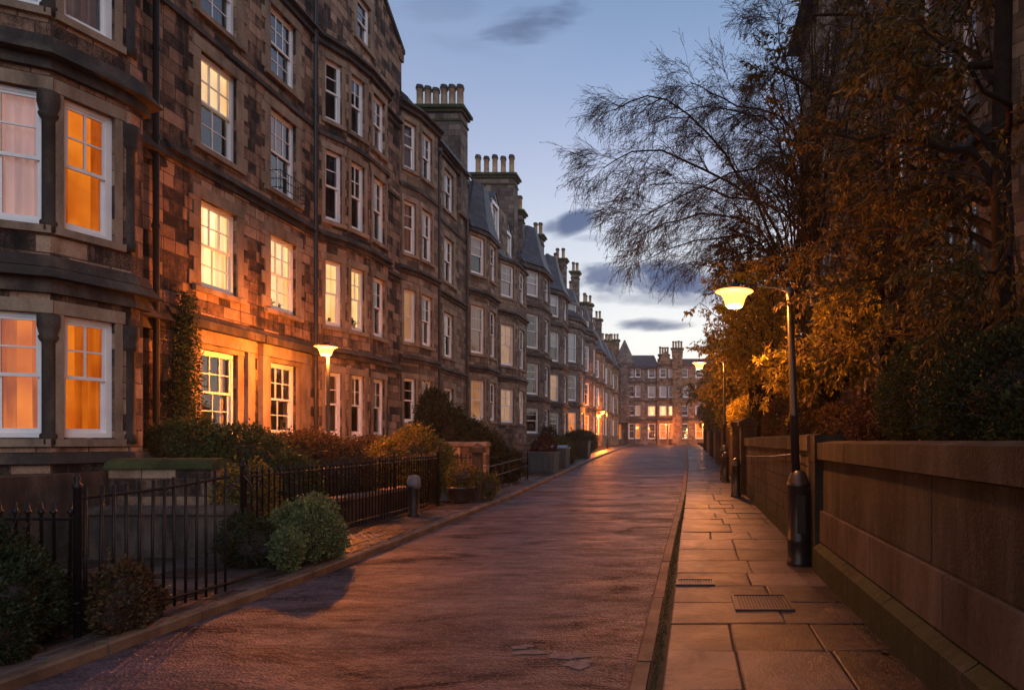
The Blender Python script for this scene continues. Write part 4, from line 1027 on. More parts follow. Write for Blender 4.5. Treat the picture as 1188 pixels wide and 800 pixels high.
# low walls in the gardens
def low_wall(label, x0, x1, y0, y1, h, mat, cap, caph=.12):
    t = thing('low_wall', label, 'wall', ((x0+x1)/2, (y0+y1)/2, gz((y0+y1)/2))); a, b = (x1-x0)/2, (y1-y0)/2
    mb = MB(); mb.box(-a, a, -b, b, -.1, h); mb.build('stone_courses', M[mat], t)
    c = MB(); n = 8
    if b < a:
        pts = [(-b-.05)*math.cos(math.pi*k/n) for k in range(n+1)]; zs = [h+caph*1.2*math.sin(math.pi*k/n)+.03 for k in range(n+1)]
        for k in range(n): c.face([(-a-.04, pts[k], zs[k]), (a+.04, pts[k], zs[k]), (a+.04, pts[k+1], zs[k+1]), (-a-.04, pts[k+1], zs[k+1])])
        c.face([(a+.04, p, z) for p, z in zip(pts, zs)]); c.face([(-a-.04, p, z) for p, z in zip(pts, zs)][::-1]); c.box(-a-.04, a+.04, -b-.05, b+.05, h+.001, h+.03)
    else: c.box(-a-.04, a+.04, -b-.04, b+.04, h, h+caph)
    c.build('coping', M[cap], t); return t
low_wall('low stone garden wall with rounded mossy green coping by the amber bay', -9.2, -7.55, 9.9, 10.3, 1.22, 'stone_b', 'trim_moss')
low_wall('very low stone kerb wall crossing the garden behind the near gate', -8.6, -6.45, 8.95, 9.2, .62, 'trim_dark', 'trim_dark', .08)
low_wall('low stone wall behind the long iron railing', -7.0, -6.72, 9.3, 15.2, .46, 'trim_dark', 'trim_e', .08)
low_wall('stone garden wall in front of the dark green bush', -8.4, -6.3, 19.6, 19.95, 1.35, 'stone_d', 'trim_e', .1)
low_wall('stone edging wall along the far left gardens', -8.6, -8.3, 31, 58, .8, 'stone_e', 'trim_e', .1)
low_wall('low garden wall beside the first planter box', -8.2, -7.95, 22.8, 29, .7, 'stone_e', 'trim_e', .08)

# draped post
t = thing('litter_post', 'short dark post with a pale cloth draped over its top, by the long railing', 'post', (-5.86, 13.4, gz(13.4)))
mb = MB(); mb.lathe([(.13,-.05),(.13,.05),(.11,.07),(.11,.72),(.12,.74),(.12,.80)], 14); mb.build('shaft', M['iron'], t, True)
mb = MB(); rs = random.Random(9)
mb.lathe([(.145,.68),(.14,.72),(.135,.78),(.12,.84),(.08,.88),(.02,.89)], 18); mb.v = [(x*(1+rs.uniform(-.1,.1)), y*(1+rs.uniform(-.1,.1)), z+(rs.uniform(-.09,.04) if z < .7 else rs.uniform(-.01,.01))) for x, y, z in mb.v]; mb.build('cloth', M['cloth'], t, True)
# pale boulders/sill stones by the pot
mb = MB(); mb.box(-.45, .45, -.16, .16, 0, .3); mb.box(-.5, .5, -.2, .2, .3, .37); o = mb.build('stone_bench', M['trim_e']); o.location = (-6.35, 16.55, gz(16.55)); tag(o, 'low stone seat block between the gate panel and the potted shrub', 'bench', kind='thing')
mb = MB(); mb.lathe([(.24,0),(.27,.05),(.33,.34),(.36,.36),(.36,.42),(.32,.42),(.30,.36)], 18); o = mb.build('plant_pot', M['terracotta'], None, True); o.location = (-5.80, 16.05, gz(16)); tag(o, 'wide dark plant pot on the left pavement holding a yellow shrub', 'plant pot', kind='thing')

def planter(label, x, y, w, d, h, mat, lid):
    t = thing('storage_bin', label, 'bin', (x, y, gz(y)), R(-3), 'storage bins on the left pavement')
    mb = MB(); a, b = w/2, d/2
    mb.v += []; B0 = [(-a*.94,-b*.94,0),(a*.94,-b*.94,0),(a*.94,b*.94,0),(-a*.94,b*.94,0)]; B1 = [(-a,-b,h),(a,-b,h),(a,b,h),(-a,b,h)]
    for k in range(4): mb.face([B0[k], B0[(k+1)%4], B1[(k+1)%4], B1[k]])
    mb.face(B0[::-1]); mb.face(B1)
    for k in range(4): xx = -a+w*(k+.5)/4; mb.box(xx-.02, xx+.02, -b-.02, -b+.03, .08, h-.1)
    mb.build('body', M[mat], t)
    l = MB(); l.box(-a-.04, a+.04, -b-.04, b+.04, h, h+.06); 
    if lid: l.face([(-a-.04,-b-.04,h+.06),(a+.04,-b-.04,h+.06),(a+.02,0,h+.16),(-a-.02,0,h+.16)]); l.face([(-a-.02,0,h+.16),(a+.02,0,h+.16),(a+.04,b+.04,h+.06),(-a-.04,b+.04,h+.06)])
    l.build('lid', M['bluelid' if lid else mat], t)
    return t
planter('large blue grey bin with a dark shrub growing behind its rim', -6.05, 26.6, 1.1, .9, .82, 'bluebox', False)
planter('smaller bin with pale blue lid beside the larger blue grey one', -5.95, 29.4, .8, .8, .92, 'bluebox', True)
planter('far dark green bin by the hedge and the far lamppost', -6.35, 38.5, .8, .8, 1.0, 'greenbin', False)
# ------------------------------------------------------------------ foliage
def norm(a): return a/np.maximum(np.linalg.norm(a, axis=-1, keepdims=True), 1e-9)
def leaf_arrays(P, D, L, W, fold=.0):
    n = len(P); D = norm(D); r = RNG.normal(size=(n, 3)); s = norm(np.cross(D, r)); L = L*RNG.uniform(.6, 1.25, (n, 1)); W = W*RNG.uniform(.7, 1.2, (n, 1))
    nn = np.cross(D, s)
    v = np.stack([P, P+D*L*.42+s*W*.5+nn*W*.12, P+D*L, P+D*L*.42-s*W*.5+nn*W*.12], 1).reshape(-1, 3)
    f = np.arange(4*n).reshape(-1, 4); return v, f
def tubes(arr, rad, k):
    n, m, _ = arr.shape
    T = np.gradient(arr, axis=1); T = norm(T)
    up = np.where(np.abs(T[..., 2:3]) < .9, np.array([0, 0, 1.]), np.array([1., 0, 0])); u = norm(np.cross(T, up)); w = np.cross(u, T)
    a = 2*np.pi*np.arange(k)/k
    v = arr[:, :, None, :]+(u[:, :, None, :]*np.cos(a)[:, None]+w[:, :, None, :]*np.sin(a)[:, None])*rad[:, :, None, None]
    idx = np.arange(n*m*k).reshape(n, m, k); nx = np.roll(idx, -1, axis=2)
    f = np.stack([idx[:, :-1], nx[:, :-1], nx[:, 1:], idx[:, 1:]], -1).reshape(-1, 4)
    return v.reshape(-1, 3), f
def join(lst):
    V, Fs, o = [], [], 0
    for v, f in lst: V.append(v); Fs.append(f+o); o += len(v)
    return np.concatenate(V), np.concatenate(Fs)
def resample(pts, m):
    p = np.array(pts, float); 
    # catmull-rom
    q = np.vstack([2*p[0]-p[1], p, 2*p[-1]-p[-2]]); t = np.linspace(0, len(p)-1-1e-6, m); i = t.astype(int); u = (t-i)[:, None]
    a, b, c, d = q[i], q[i+1], q[i+2], q[i+3]
    return .5*((2*b)+(-a+c)*u+(2*a-5*b+4*c-d)*u*u+(-a+3*b-3*c+d)*u**3)
def sprout(par, prad, k, length, m=6, fwd=.5, side=1.0, bias=(0,0,.2), droop=.5, wig=.15, t0=.15, r=.35):
    n, mp, _ = par.shape; N = n*k; pi = np.repeat(np.arange(n), k); t = RNG.uniform(t0, 1, N)*(mp-1.001); i = t.astype(int); u = (t-i)[:, None]
    P = par[pi, i]*(1-u)+par[pi, i+1]*u; T = norm(par[pi, i+1]-par[pi, i])
    R_ = RNG.normal(size=(N, 3)); R_ = norm(R_-T*(R_*T).sum(1, keepdims=True))
    d = norm(T*fwd+R_*side+np.array(bias)); L = length*RNG.uniform(.5, 1.25, (N, 1))*(1.1-.5*(t/(mp-1)))[:, None]
    out = np.empty((N, m, 3)); out[:, 0] = P; st = L/(m-1)
    for j in range(1, m):
        out[:, j] = out[:, j-1]+d*st; d = norm(d+np.array([0, 0, -1.])*droop/m+RNG.normal(size=(N, 3))*wig)
    r0 = prad[pi, i]*r
    rad = r0[:, None]*np.linspace(1, .35, m)[None]
    return out, rad
def along(arr, k, t0=.1):
    n, m, _ = arr.shape; pi = np.repeat(np.arange(n), k); t = RNG.uniform(t0, 1, n*k)*(m-1.001); i = t.astype(int); u = (t-i)[:, None]
    return arr[pi, i]*(1-u)+arr[pi, i+1]*u, norm(arr[pi, i+1]-arr[pi, i])

def at(px, py, Y): return ((px-VX)*Y/F, Y, CAM+(VY-py)*Y/F)

def tree(label, cat, trunk, tr_r, limbs, lr, spec, leaf, leafmat_, twigr=.006, group=None, name='street_tree', tw='twig'):
    base = trunk[0]; t = thing(name, label, cat, (0, 0, 0), 0, group)
    tp = resample(trunk, 10)[None]; trd = np.linspace(tr_r, tr_r*.55, 10)[None]*(1+.5*np.exp(-np.arange(10)*1.2))[None]
    LM = np.stack([resample(l, 12) for l in limbs]); LM[:, 1:-1] += RNG.normal(size=LM[:, 1:-1].shape)*.03
    lrd = np.array([[x] for x in (lr if hasattr(lr, '__len__') else [lr]*len(limbs))])*np.linspace(1, .25, 12)[None]
    v, f = join([tubes(tp, trd, 14), tubes(LM, lrd, 8)]); np_mesh('trunk', v, f, M['bark'], True, t)
    parts = []; cur, cr = LM, lrd; lv = []
    for s in spec:
        cur, cr = sprout(cur, cr, **s); cr = np.maximum(cr, twigr); lv.append((cur, cr)); parts.append(tubes(cur, cr, 5 if len(lv) < 2 else 3))
    v, f = join(parts); np_mesh('twigs', v, f, M[tw], False, t)
    lf = []
    for lev, k, L, W, dr in leaf:
        arr = lv[lev][0]; P, T = along(arr, k); D = T*.5+RNG.normal(size=P.shape)*.45+np.array([0, 0, -dr]); lf.append(leaf_arrays(P, D, L, W))
    if lf:
        v, f = join(lf); np_mesh('foliage', v, f, M[leafmat_], False, t)
    return t
def ell_limbs(origin, ells, n):
    out = []
    for i in range(n):
        c, r = ells[i % len(ells)]
        u = norm(RNG.normal(size=3))*RNG.uniform(.45, .85); e = np.array(c)+u*np.array(r); o = np.array(origin)+RNG.normal(size=3)*.05
        mid = (o*.5+e*.5)+np.array([0, 0, .12*np.linalg.norm(e-o)]); out.append([o, mid, e])
    return out

# bare drooping tree
T1 = tree('tall thin twigged tree with nearly bare drooping branches against the sky', 'tree', [(3.35, 15.5, 0), (3.3, 15.5, 2.6), (2.8, 15.3, 5.2)], .13,
  [[(2.75,15.3,5.0), at(880,240,15), at(830,165,14.5), at(770,112,14), at(712,128,13.8)],
   [(2.8,15.3,4.9), at(890,245,14.5), at(800,190,14), at(745,175,13.5), at(700,195,13.2)],
   [(2.85,15.4,4.6), at(885,270,15), at(820,250,15), at(765,262,15), at(728,285,15)],
   [(2.75,15.3,5.1), at(935,220,15.5), at(905,130,16), at(890,90,16)],
   [(2.75,15.3,5.1), at(940,200,15.5), at(965,90,15), at(1000,0,14.5)],
   [(2.7,15.2,5.3), at(925,160,14.5), at(850,120,13.5), at(800,95,13)],
   [(2.7,15.2,5.2), at(915,190,14.5), at(860,200,13.5), at(790,230,12.8), at(745,250,12.4)],
   [(2.7,15.2,5.2), at(905,250,14), at(855,230,13.2), at(800,215,12.6), at(750,215,12.2)],
   [(2.7,15.2,4.9), at(885,285,15), at(840,275,15.5), at(780,285,15.5), at(740,305,15.5)],
   [(2.7,15.2,5.1), at(905,160,15.5), at(860,130,15.5), at(810,125,15), at(760,140,15)],
   [(2.85,15.4,4.8), at(900,280,16.5), at(850,300,17), at(790,310,17.5)],
   [(2.75,15.3,5.1), at(925,200,16.5), at(870,150,17.5), at(830,120,18)],
   [(2.75,15.3,5.1), at(930,130,15), at(905,60,14), at(905,10,13.5)],
   [(2.75,15.3,5.1), at(985,180,15), at(1040,90,15), at(1080,20,15)]],
  [.042,.040,.034,.040,.044,.034,.030,.030,.030,.030,.030,.030,.030,.034],
  [dict(k=20, length=1.45, m=7, fwd=.75, side=.8, bias=(-.35,0,.10), droop=.7, wig=.10, t0=.12, r=.45),
   dict(k=11, length=.85, m=5, fwd=.8, side=.6, bias=(-.2,0,-.10), droop=.9, wig=.12, t0=.12, r=.5),
   dict(k=6, length=.34, m=4, fwd=.9, side=.7, bias=(-.1,0,-.15), droop=.7, wig=.15, t0=.1, r=.6)],
  [(2, 1, .04, .016, .5), (1, 2, .045, .018, .5)], 'l_bud', .0032)
# near autumn tree whose trunk rises at the right edge
T2 = tree('near tree with dark trunk at the right edge and layered brown autumn leaves', 'tree', [(3.28, 6.25, 0), (3.24, 6.25, 2.5), (3.18, 6.25, 4.6), (3.3, 6.3, 8.5)], .13,
  [[(3.2,6.25,4.1), at(1130,190,6.4), at(1060,166,6.6), at(1000,158,6.9), at(935,146,7.2)],
   [(3.2,6.25,4.0), at(1130,228,6.6), at(1065,196,7), at(1010,190,7.3), at(960,215,7.6)],
   [(3.25,6.25,5.5), at(1130,75,6.6), at(1080,82,6.8), at(1040,55,7), at(980,14,7.2), at(915,40,7.8)],
   [(3.2,6.25,3.4), at(1130,330,6.8), at(1060,320,7.4), at(990,330,8), at(930,350,8.3)],
   [(3.2,6.25,3.0), at(1120,390,7), at(1070,380,7.8), at(1000,400,8.6), at(950,420,9)],
   [(3.2,6.25,4.5), at(1100,130,7.5), at(1020,110,8.5), at(950,110,9), at(895,75,9.2)],
   [(3.25,6.3,5.2), at(1120,60,7.5), at(1050,20,8.5), at(990,60,9.5)],
   [(3.2,6.25,3.6), at(1110,270,7.5), at(1040,265,8.5), at(975,270,9.2), at(905,300,10)],
   [(3.2,6.25,3.8), at(1090,240,8), at(1020,250,9), at(960,260,10)],
   [(3.25,6.25,4.8), at(1160,120,5.6), at(1100,60,5.2), at(1060,20,5.2)],
   [(3.25,6.25,4.3), at(1170,300,5.4), at(1110,320,5.2)],
   [(3.25,6.3,6.5), at(1080,-20,7.5), at(1000,-30,8.5)]],
  [.055,.04,.045,.035,.035,.045,.045,.04,.04,.035,.03,.05],
  [dict(k=13, length=1.0, m=6, fwd=.6, side=.75, bias=(-.3,0,.05), droop=.45, wig=.12, t0=.08, r=.35),
   dict(k=6, length=.46, m=5, fwd=.8, side=.7, bias=(-.15,0,-.05), droop=.5, wig=.12, t0=.1, r=.4)],
  [(1, 22, .095, .026, .55), (0, 20, .095, .026, .55)], 'l_autumn', .0022)
# lit golden trees behind the wall
e1 = [((3.1, 9.2, 3.9), (1.2, 1.0, .8)), ((1.35, 9.6, 3.05), (.55, .7, .55)), ((2.55, 11.0, 3.7), (1.1, 1.5, 1.05)), ((1.75, 10.6, 3.2), (.7, 1.1, .8)), ((3.2, 11.5, 3.3), (1.0, 1.4, .9))]
T3 = tree('golden leaved small tree lit by the near right lamp behind the stone wall', 'tree', [(2.75, 11.2, .3), (2.7, 11.2, 1.4), (2.6, 11.1, 2.4)], .06, ell_limbs((2.6, 11.1, 2.3), e1, 26), .02,
  [dict(k=9, length=.6, m=5, fwd=.6, side=.8, bias=(-.25,-.1,.1), droop=.5, wig=.15, t0=.2, r=.4), dict(k=5, length=.3, m=4, fwd=.8, side=.7, bias=(-.1,0,-.05), droop=.5, wig=.15, t0=.1, r=.45)],
  [(1, 14, .085, .030, .45), (0, 10, .085, .03, .45)], 'l_gold', .0022)
e2 = [((2.7, 17.5, 4.8), (1.7, 2.4, 1.9)), ((2.1, 16, 3.8), (1.3, 1.5, 1.3)), ((3.6, 17.5, 5.7), (1.5, 2, 1.7)), ((1.7, 17, 6.0), (1.5, 2, 1.4)), ((1.4, 14.5, 5.0), (1.1, 1.5, 1.1)), ((.75, 16, 4.7), (.9, 1.3, 1.1))]
T3b = tree('taller golden brown tree between the two right lampposts', 'tree', [(2.6, 18, .3), (2.5, 17.9, 1.8), (2.45, 17.7, 3.2)], .10, ell_limbs((2.45, 17.7, 3.0), e2, 36), .028,
  [dict(k=10, length=.9, m=5, fwd=.6, side=.8, bias=(-.2,-.1,.1), droop=.45, wig=.15, t0=.2, r=.4), dict(k=5, length=.42, m=4, fwd=.8, side=.7, bias=(-.1,0,-.05), droop=.5, wig=.15, t0=.1, r=.45)],
  [(1, 10, .11, .045, .4), (0, 10, .11, .045, .4)], 'l_gold', .003)
def leafy(label, x, y, zc, r, mat_, n=16, leaf=.16, k3=9, group='leafy trees along the far right pavement'):
    zb = gz(y)
    return tree(label, 'tree', [(x, y, zb), (x-.05, y, zb+1.3), (x-.1, y, zb+2.4)], .13, ell_limbs((x-.1, y, zb+2.3), [((x, y, zc), r), ((x-r[0]*.35, y-r[1]*.3, zc-r[2]*.3), (r[0]*.7, r[1]*.7, r[2]*.6))], n), .05,
      [dict(k=10, length=r[0]*.5, m=5, fwd=.6, side=.8, bias=(-.1,0,.15), droop=.4, wig=.15, t0=.2, r=.4), dict(k=5, length=r[0]*.26, m=4, fwd=.8, side=.7, bias=(0,0,0), droop=.45, wig=.15, t0=.1, r=.45)],
      [(1, k3, leaf, leaf*.55, .3), (0, k3, leaf, leaf*.55, .3)], mat_, .006, group)
leafy('green and yellow tree just past the second right lamp', 2.5, 27, 5.3, (2.3, 2.6, 2.6), 'l_mix', k3=12)
leafy('orange tinged tree above the board fence, beyond the green one', 2.9, 36, 6.1, (2.9, 3.2, 3.1), 'l_mix')
leafy('dark olive tree over the far right fence', 3.4, 48, 6.8, (3.2, 4, 3.7), 'l_olive', leaf=.22)
leafy('farthest olive tree beside the end block', 4.2, 66, 6.4, (3.3, 4.5, 3.6), 'l_olive', leaf=.28)
leafy('brown tree crown filling the gap behind the thin twigged tree', 3.9, 24, 7.0, (3.0, 3.0, 3.6), 'l_autumn', n=26, leaf=.13, k3=14)
leafy('loose brown tree rising behind the second right lamppost, leaning over the pavement', 2.3, 19, 7.3, (1.9, 2.2, 3.1), 'l_autumn', n=24, leaf=.10, k3=9)
tree('slim autumn tree with thin trunk reaching above the near lamppost before the red brown house', 'tree', [(2.9, 12.6, .3), (2.85, 12.6, 3), (2.6, 12.5, 5.8)], .08, ell_limbs((2.6, 12.5, 5.6), [((2.2, 12.2, 8.3), (1.3, 1.8, 1.9)), ((1.5, 12, 7.4), (1.0, 1.3, 1.2)), ((3.0, 12.2, 9.4), (1.3, 1.5, 1.4))], 24), .028,
  [dict(k=10, length=.8, m=5, fwd=.7, side=.75, bias=(-.25,-.05,.05), droop=.6, wig=.12, t0=.15, r=.4), dict(k=6, length=.4, m=4, fwd=.8, side=.7, bias=(-.15,0,-.08), droop=.7, wig=.13, t0=.1, r=.45)],
  [(1, 5, .08, .024, .5), (0, 6, .08, .024, .5)], 'l_autumn', .003)
leafy('dense brown tree crown high before the red brown house', 4.5, 13, 7.9, (2.5, 3.0, 2.9), 'l_autumn', n=18, leaf=.085, k3=9)

# ------------------------------------------------------------------ shrubs
def shrub(name, label, cat, blobs, mat_, leaf=.05, dens=900, group=None, asp=.5, spiky=.0, z0=None):
    y0 = blobs[0][0][1]; t = thing(name, label, cat, (0, 0, 0), 0, group)
    core = MB(); P, D, shoots = [], [], []
    for (c, r) in blobs:
        c = np.array(c, float); r = np.array(r, float)
        # uneven core of twigs
        nu, nv = 14, 9; b = len(core.v); ph = RNG.uniform(0, 6, 6)
        for j in range(nv+1):
            for i in range(nu):
                a, e = 2*math.pi*i/nu, -math.pi/2+math.pi*j/nv
                k = .62*(1+.12*math.sin(3*a+ph[0]+2*e)+.10*math.sin(5*e+ph[1]+a))
                core.v.append((c[0]+r[0]*k*math.cos(e)*math.cos(a), c[1]+r[1]*k*math.cos(e)*math.sin(a), max(c[2]+r[2]*k*math.sin(e), gz(c[1])-.05)))
        for j in range(nv):
            for i in range(nu): i2 = (i+1) % nu; core.f.append((b+j*nu+i, b+j*nu+i2, b+(j+1)*nu+i2, b+(j+1)*nu+i)); core.m.append(0)
        area = 4*math.pi*((r[0]*r[1])**1.6/3+(r[0]*r[2])**1.6/3+(r[1]*r[2])**1.6/3)**(1/1.6)
        n = int(area*dens)
        u = norm(RNG.normal(size=(n, 3)))
        # clumped radius
        cl = norm(RNG.normal(size=(max(10, int(area*26)), 3))); 
        dd = (u[:, None, :]*cl[None]).sum(-1).max(1) if n*len(cl) < 6e7 else np.ones(n)
        bmp_ = np.clip((dd-.93)/.07, 0, 1)
        rad = (.74+.28*bmp_)*RNG.uniform(.84, 1.06, n)+(RNG.random(n) < .05)*RNG.uniform(0, .16, n)
        p = c+u*r*rad[:, None]; keep = p[:, 2] > gz(c[1])-.02; p, u2 = p[keep], u[keep]
        ns = int(area*13)+8; a_ = norm(RNG.normal(size=(ns, 3))+np.array([0, 0, .5])); tt = np.linspace(.55, 1, 5)[None, :, None]
        ln_ = RNG.uniform(1.0, 1.30, (ns, 1, 1)); bend = RNG.normal(size=(ns, 1, 3))*.12*tt**2-np.array([0, 0, .10])*tt**3
        sh = c+(a_[:, None]*tt*ln_+bend)*r; ok = sh[:, -1, 2] > gz(c[1])+.03; sh = sh[ok]; shoots.append(sh)
        q, T_ = along(sh, 9, .3); P.append(q); D.append(T_*.7+RNG.normal(size=q.shape)*.5)
        P.append(p); D.append(u2*.8+RNG.normal(size=u2.shape)*.6+np.array([0, 0, .25-spiky]))
    core.build('branches', M['twig'], t, True)
    sh = np.concatenate(shoots); v, f = tubes(sh, np.linspace(.006, .002, 5)[None].repeat(len(sh), 0), 3); np_mesh('stems', v, f, M['twig'], False, t)
    v, f = leaf_arrays(np.concatenate(P), np.concatenate(D), leaf, leaf*asp); np_mesh('foliage', v, f, M[mat_], False, t)
    return t
shrub('shrub', 'big dark evergreen bush in the lower left corner by the kerb', 'bush', [((-5.72, 5.1, .50), (.42, .42, .56)), ((-5.40, 4.95, .36), (.30, .32, .50)), ((-6.15, 4.95, .55), (.42,.4,.55)), ((-5.95, 4.7, .4), (.35,.3,.45)), ((-5.5, 5.3, .3), (.25,.22,.35)), ((-5.25, 4.75, .2), (.22,.25,.3))], 'l_dark', .04, 5200)
shrub('shrub', 'small russet twiggy bush at the foot of the near gate panel', 'bush', [((-5.12, 5.62, .22), (.26, .28, .40)), ((-5.3, 5.85, .18), (.3, .3, .3))], 'l_brown', .05, 2600)
shrub('shrub', 'rounded pale green bush by the left kerb past the gate panel', 'bush', [((-5.20, 8.70, .42), (.30, .34, .43)), ((-5.38, 9.0, .50), (.36, .34, .42)), ((-5.62, 8.95, .42), (.33, .32, .44)), ((-5.24, 8.20, .26), (.22, .22, .30)), ((-5.10, 8.95, .25), (.22, .25, .28)), ((-5.42, 8.5, .35), (.24,.24,.34))], 'l_round', .045, 4600, asp=.45)
shrub('shrub', 'dark low bush squeezed between the gate panel and the pale round bush', 'bush', [((-5.75, 8.35, .28), (.42, .35, .36)), ((-6.1, 8.6, .32), (.35, .3, .4))], 'l_dark', .05, 2200)
shrub('hedge', 'loose olive hedge in front of the deep ground floor window', 'hedge', [((-9.6, 12.0, 1.1), (.9, .7, 1.0)), ((-8.6, 12.1, 1.05), (.9, .7, .92)), ((-9.0, 11.8, .7), (1.2,.6,.8)), ((-7.6, 11.9, .7), (.6, .5, .75))], 'l_olive', .075, 1300, spiky=.2)
shrub('hedge', 'russet hedge below the lit bow window behind the railings', 'hedge', [((-8.4, 13.9, 1.05), (1.0, .7, .85)), ((-7.7, 13.6, .9), (.9, .6, .8)), ((-9.4, 14.4, 1.0), (.9, .6, .85)), ((-8.6,17.2,.9),(1.0,.8,.9))], 'l_brown', .07, 1400, spiky=.2)
shrub('shrub', 'golden leafed young shrub growing behind the near gate panel', 'bush', [((-7.0, 9.9, .75), (.5, .4, .65)), ((-6.75, 9.6, .5), (.35, .3, .5))], 'l_mix', .06, 800, spiky=.1)
shrub('shrub', 'wide yellow green maple shrub behind the long railing', 'bush', [((-7.1, 16.3, 1.45), (.65, .5, .62)), ((-7.75, 16.2, 1.2), (.5, .45, .55)), ((-6.6, 16.5, 1.1), (.45, .45, .6)), ((-7.0, 16.4, .8), (.8, .6, .7))], 'l_mix', .095, 1000, spiky=.5, asp=.35)
shrub('shrub', 'tall dark green bush against the tenement with the big chimney', 'bush', [((-8.9, 22.0, 2.1), (.6, .6, 1.4)), ((-8.3, 21.8, 1.7), (.7, .6, 1.15)), ((-7.8, 22.2, 1.5), (.6, .6, 1.0)), ((-7.2, 21.9, 1.25), (.7, .6, .85)), ((-6.75, 22.1, .95), (.5, .5, .75)), ((-6.3, 22.3, .8), (.45, .45, .55))], 'l_dark', .15, 620, spiky=.45, asp=.3)
shrub('shrub', 'yellowish shrub spilling over the wide dark plant pot', 'bush', [((-5.78, 16.05, .78), (.42, .36, .40)), ((-5.35, 16.9, .45), (.3, .3, .4))], 'l_mix', .07, 900, spiky=.4, asp=.35)
shrub('shrub', 'dark shrub rising behind the large blue grey bin', 'bush', [((-6.2, 27.3, 1.35), (.55, .4, .55))], 'l_plum', .09, 700)
shrub('hedge', 'clipped green hedge past the bin with the pale blue lid', 'hedge', [((-6.6, 32.5, .9), (.7, 1.4, .75)), ((-7.2, 34.5, .95), (.9, 1.4, .8)), ((-7.6, 37.5, 1.1), (.9, 1.6, .8))], 'l_olive', .11, 420)
shrub('hedge', 'dark hedge in the far left gardens near the pair of lamps', 'hedge', [((-7.8, 44, 1.3), (1.0, 2.2, .9)), ((-8.4, 49, 1.5), (1.0, 2.6, .9)), ((-9.0, 55, 1.6), (1.0, 3, .9))], 'l_dark', .16, 240)
shrub('shrub', 'small dark conical bush before the far stone houses', 'bush', [((-8.9, 40.5, 1.5), (.6, .6, 1.1))], 'l_dark', .12, 420)
shrub('hedge', 'dense dark green hedge above the near stone wall', 'hedge', [((3.0, 5.2, 1.95), (.9, 1.3, .72)), ((2.9, 6.6, 2.15), (.8, .9, .68)), ((3.6, 3.9, 1.9), (1.0, 1.3, .75)), ((2.75, 3.9, 1.6), (.65, 1.4, .65)), ((2.75, 2.0, 1.6), (.6, 1.4, .65)), ((3.6, 7.1, 2.1), (.9, .8, .65))], 'l_dark', .045, 2800)
shrub('shrub', 'plum brown bush at the left end of the dark hedge above the wall', 'bush', [((2.62, 7.9, 1.85), (.55, .6, .52)), ((2.95, 8.5, 2.0), (.6, .6, .55))], 'l_plum', .045, 2600)
shrub('shrub', 'russet bush beneath the golden tree behind the farther wall', 'bush', [((2.45, 10.6, 1.8), (.5, .9, .5)), ((2.5, 12.6, 1.9), (.5, 1.1, .7)), ((2.6, 15.5, 2.0), (.6, 1.4, .8))], 'l_brown', .07, 1300, spiky=.3)
shrub('shrub', 'conical dark evergreen behind the first gate pier', 'bush', [((2.55, 19.6, 2.2), (.5, .5, 1.3))], 'l_dark', .09, 900)
shrub('shrub', 'reddish leafed bush hanging over the second gate pier', 'bush', [((2.3, 23.5, 2.7), (.7, 1.6, .6)), ((2.3, 29.5, 2.9), (.8, 2.0, .7))], 'l_gold', .10, 500, spiky=.4)
shrub('shrub', 'olive bushes spilling over the far board fence', 'bush', [((2.5, 38, 3.0), (.9, 3.0, .9)), ((2.5, 47, 3.2), (1.0, 4.0, 1.0))], 'l_mix', .14, 260, spiky=.3)
# climber on the wall
t = thing('climbing_plant', 'leafy climber growing up the wall beside the black downpipe', 'climber', (0, 0, 0))
mb = MB(); 
for k in range(5): mb.tube([(MX+.06, 13.0+.1*k, .1), (MX+.07, 13.1+.05*k, 1.6), (MX+.06, 13.0+.12*k, 3.0), (MX+.06, 13.1+.06*k, 4.6)], [.03,.022,.014,.006], 5)
mb.build('stem', M['bark'], t)
n = 5200; z = RNG.beta(1.3, 1.3, n)*4.2+.7; wdt = .30*np.sin(np.clip((z-.4)/4.6, 0, 1)*np.pi)**.5
P = np.stack([MX+.06+np.abs(RNG.normal(size=n))*.13, 13.22+RNG.normal(size=n)*wdt*.62, z], 1)
v, f = leaf_arrays(P, RNG.normal(size=(n, 3))*.6+np.array([.6, 0, -.5]), .07, .045); np_mesh('foliage', v, f, M['l_olive'], False, t)
# fallen leaves
mb = MB(); rs = random.Random(4)
def fallen(x, y, z, s):
    a = rs.random()*6.3; c, q = math.cos(a), math.sin(a); pts = [(0,-.5),(.28,-.2),(.42,.1),(.15,.12),(0,.55),(-.16,.14),(-.4,.08),(-.27,-.22)]
    mb.face([(x+(p[0]*c-p[1]*q)*s, y+(p[0]*q+p[1]*c)*s, z+rs.uniform(.002,.012)) for p in pts])
for px_, y_ in (()):
    pass
fallen(1.60, 4.98, 0.004, .10); fallen(1.52, 5.05, .004, .06)
for _ in range(420):
    y = rs.uniform(4.3, 28); x = 1.66-abs(rs.gauss(0, .35)); fallen(x, y, gz(y)+.004, rs.uniform(.02, .045))
for _ in range(500):
    y = rs.uniform(4, 26); x = kr(y)-abs(rs.gauss(0, .25)); fallen(x, y, gz(y)-.096, rs.uniform(.015, .04))
for _ in range(450):
    y = rs.uniform(4.5, 22); x = kl(y)+rs.gauss(-.2, .25); fallen(x, y, gz(y)+(.004 if x < kl(y) else -.094), rs.uniform(.02, .05))
o = mb.build('fallen_leaves', M['l_brown']); tag(o, 'scattered dry leaves on pavement and kerb', 'leaves', kind='stuff')
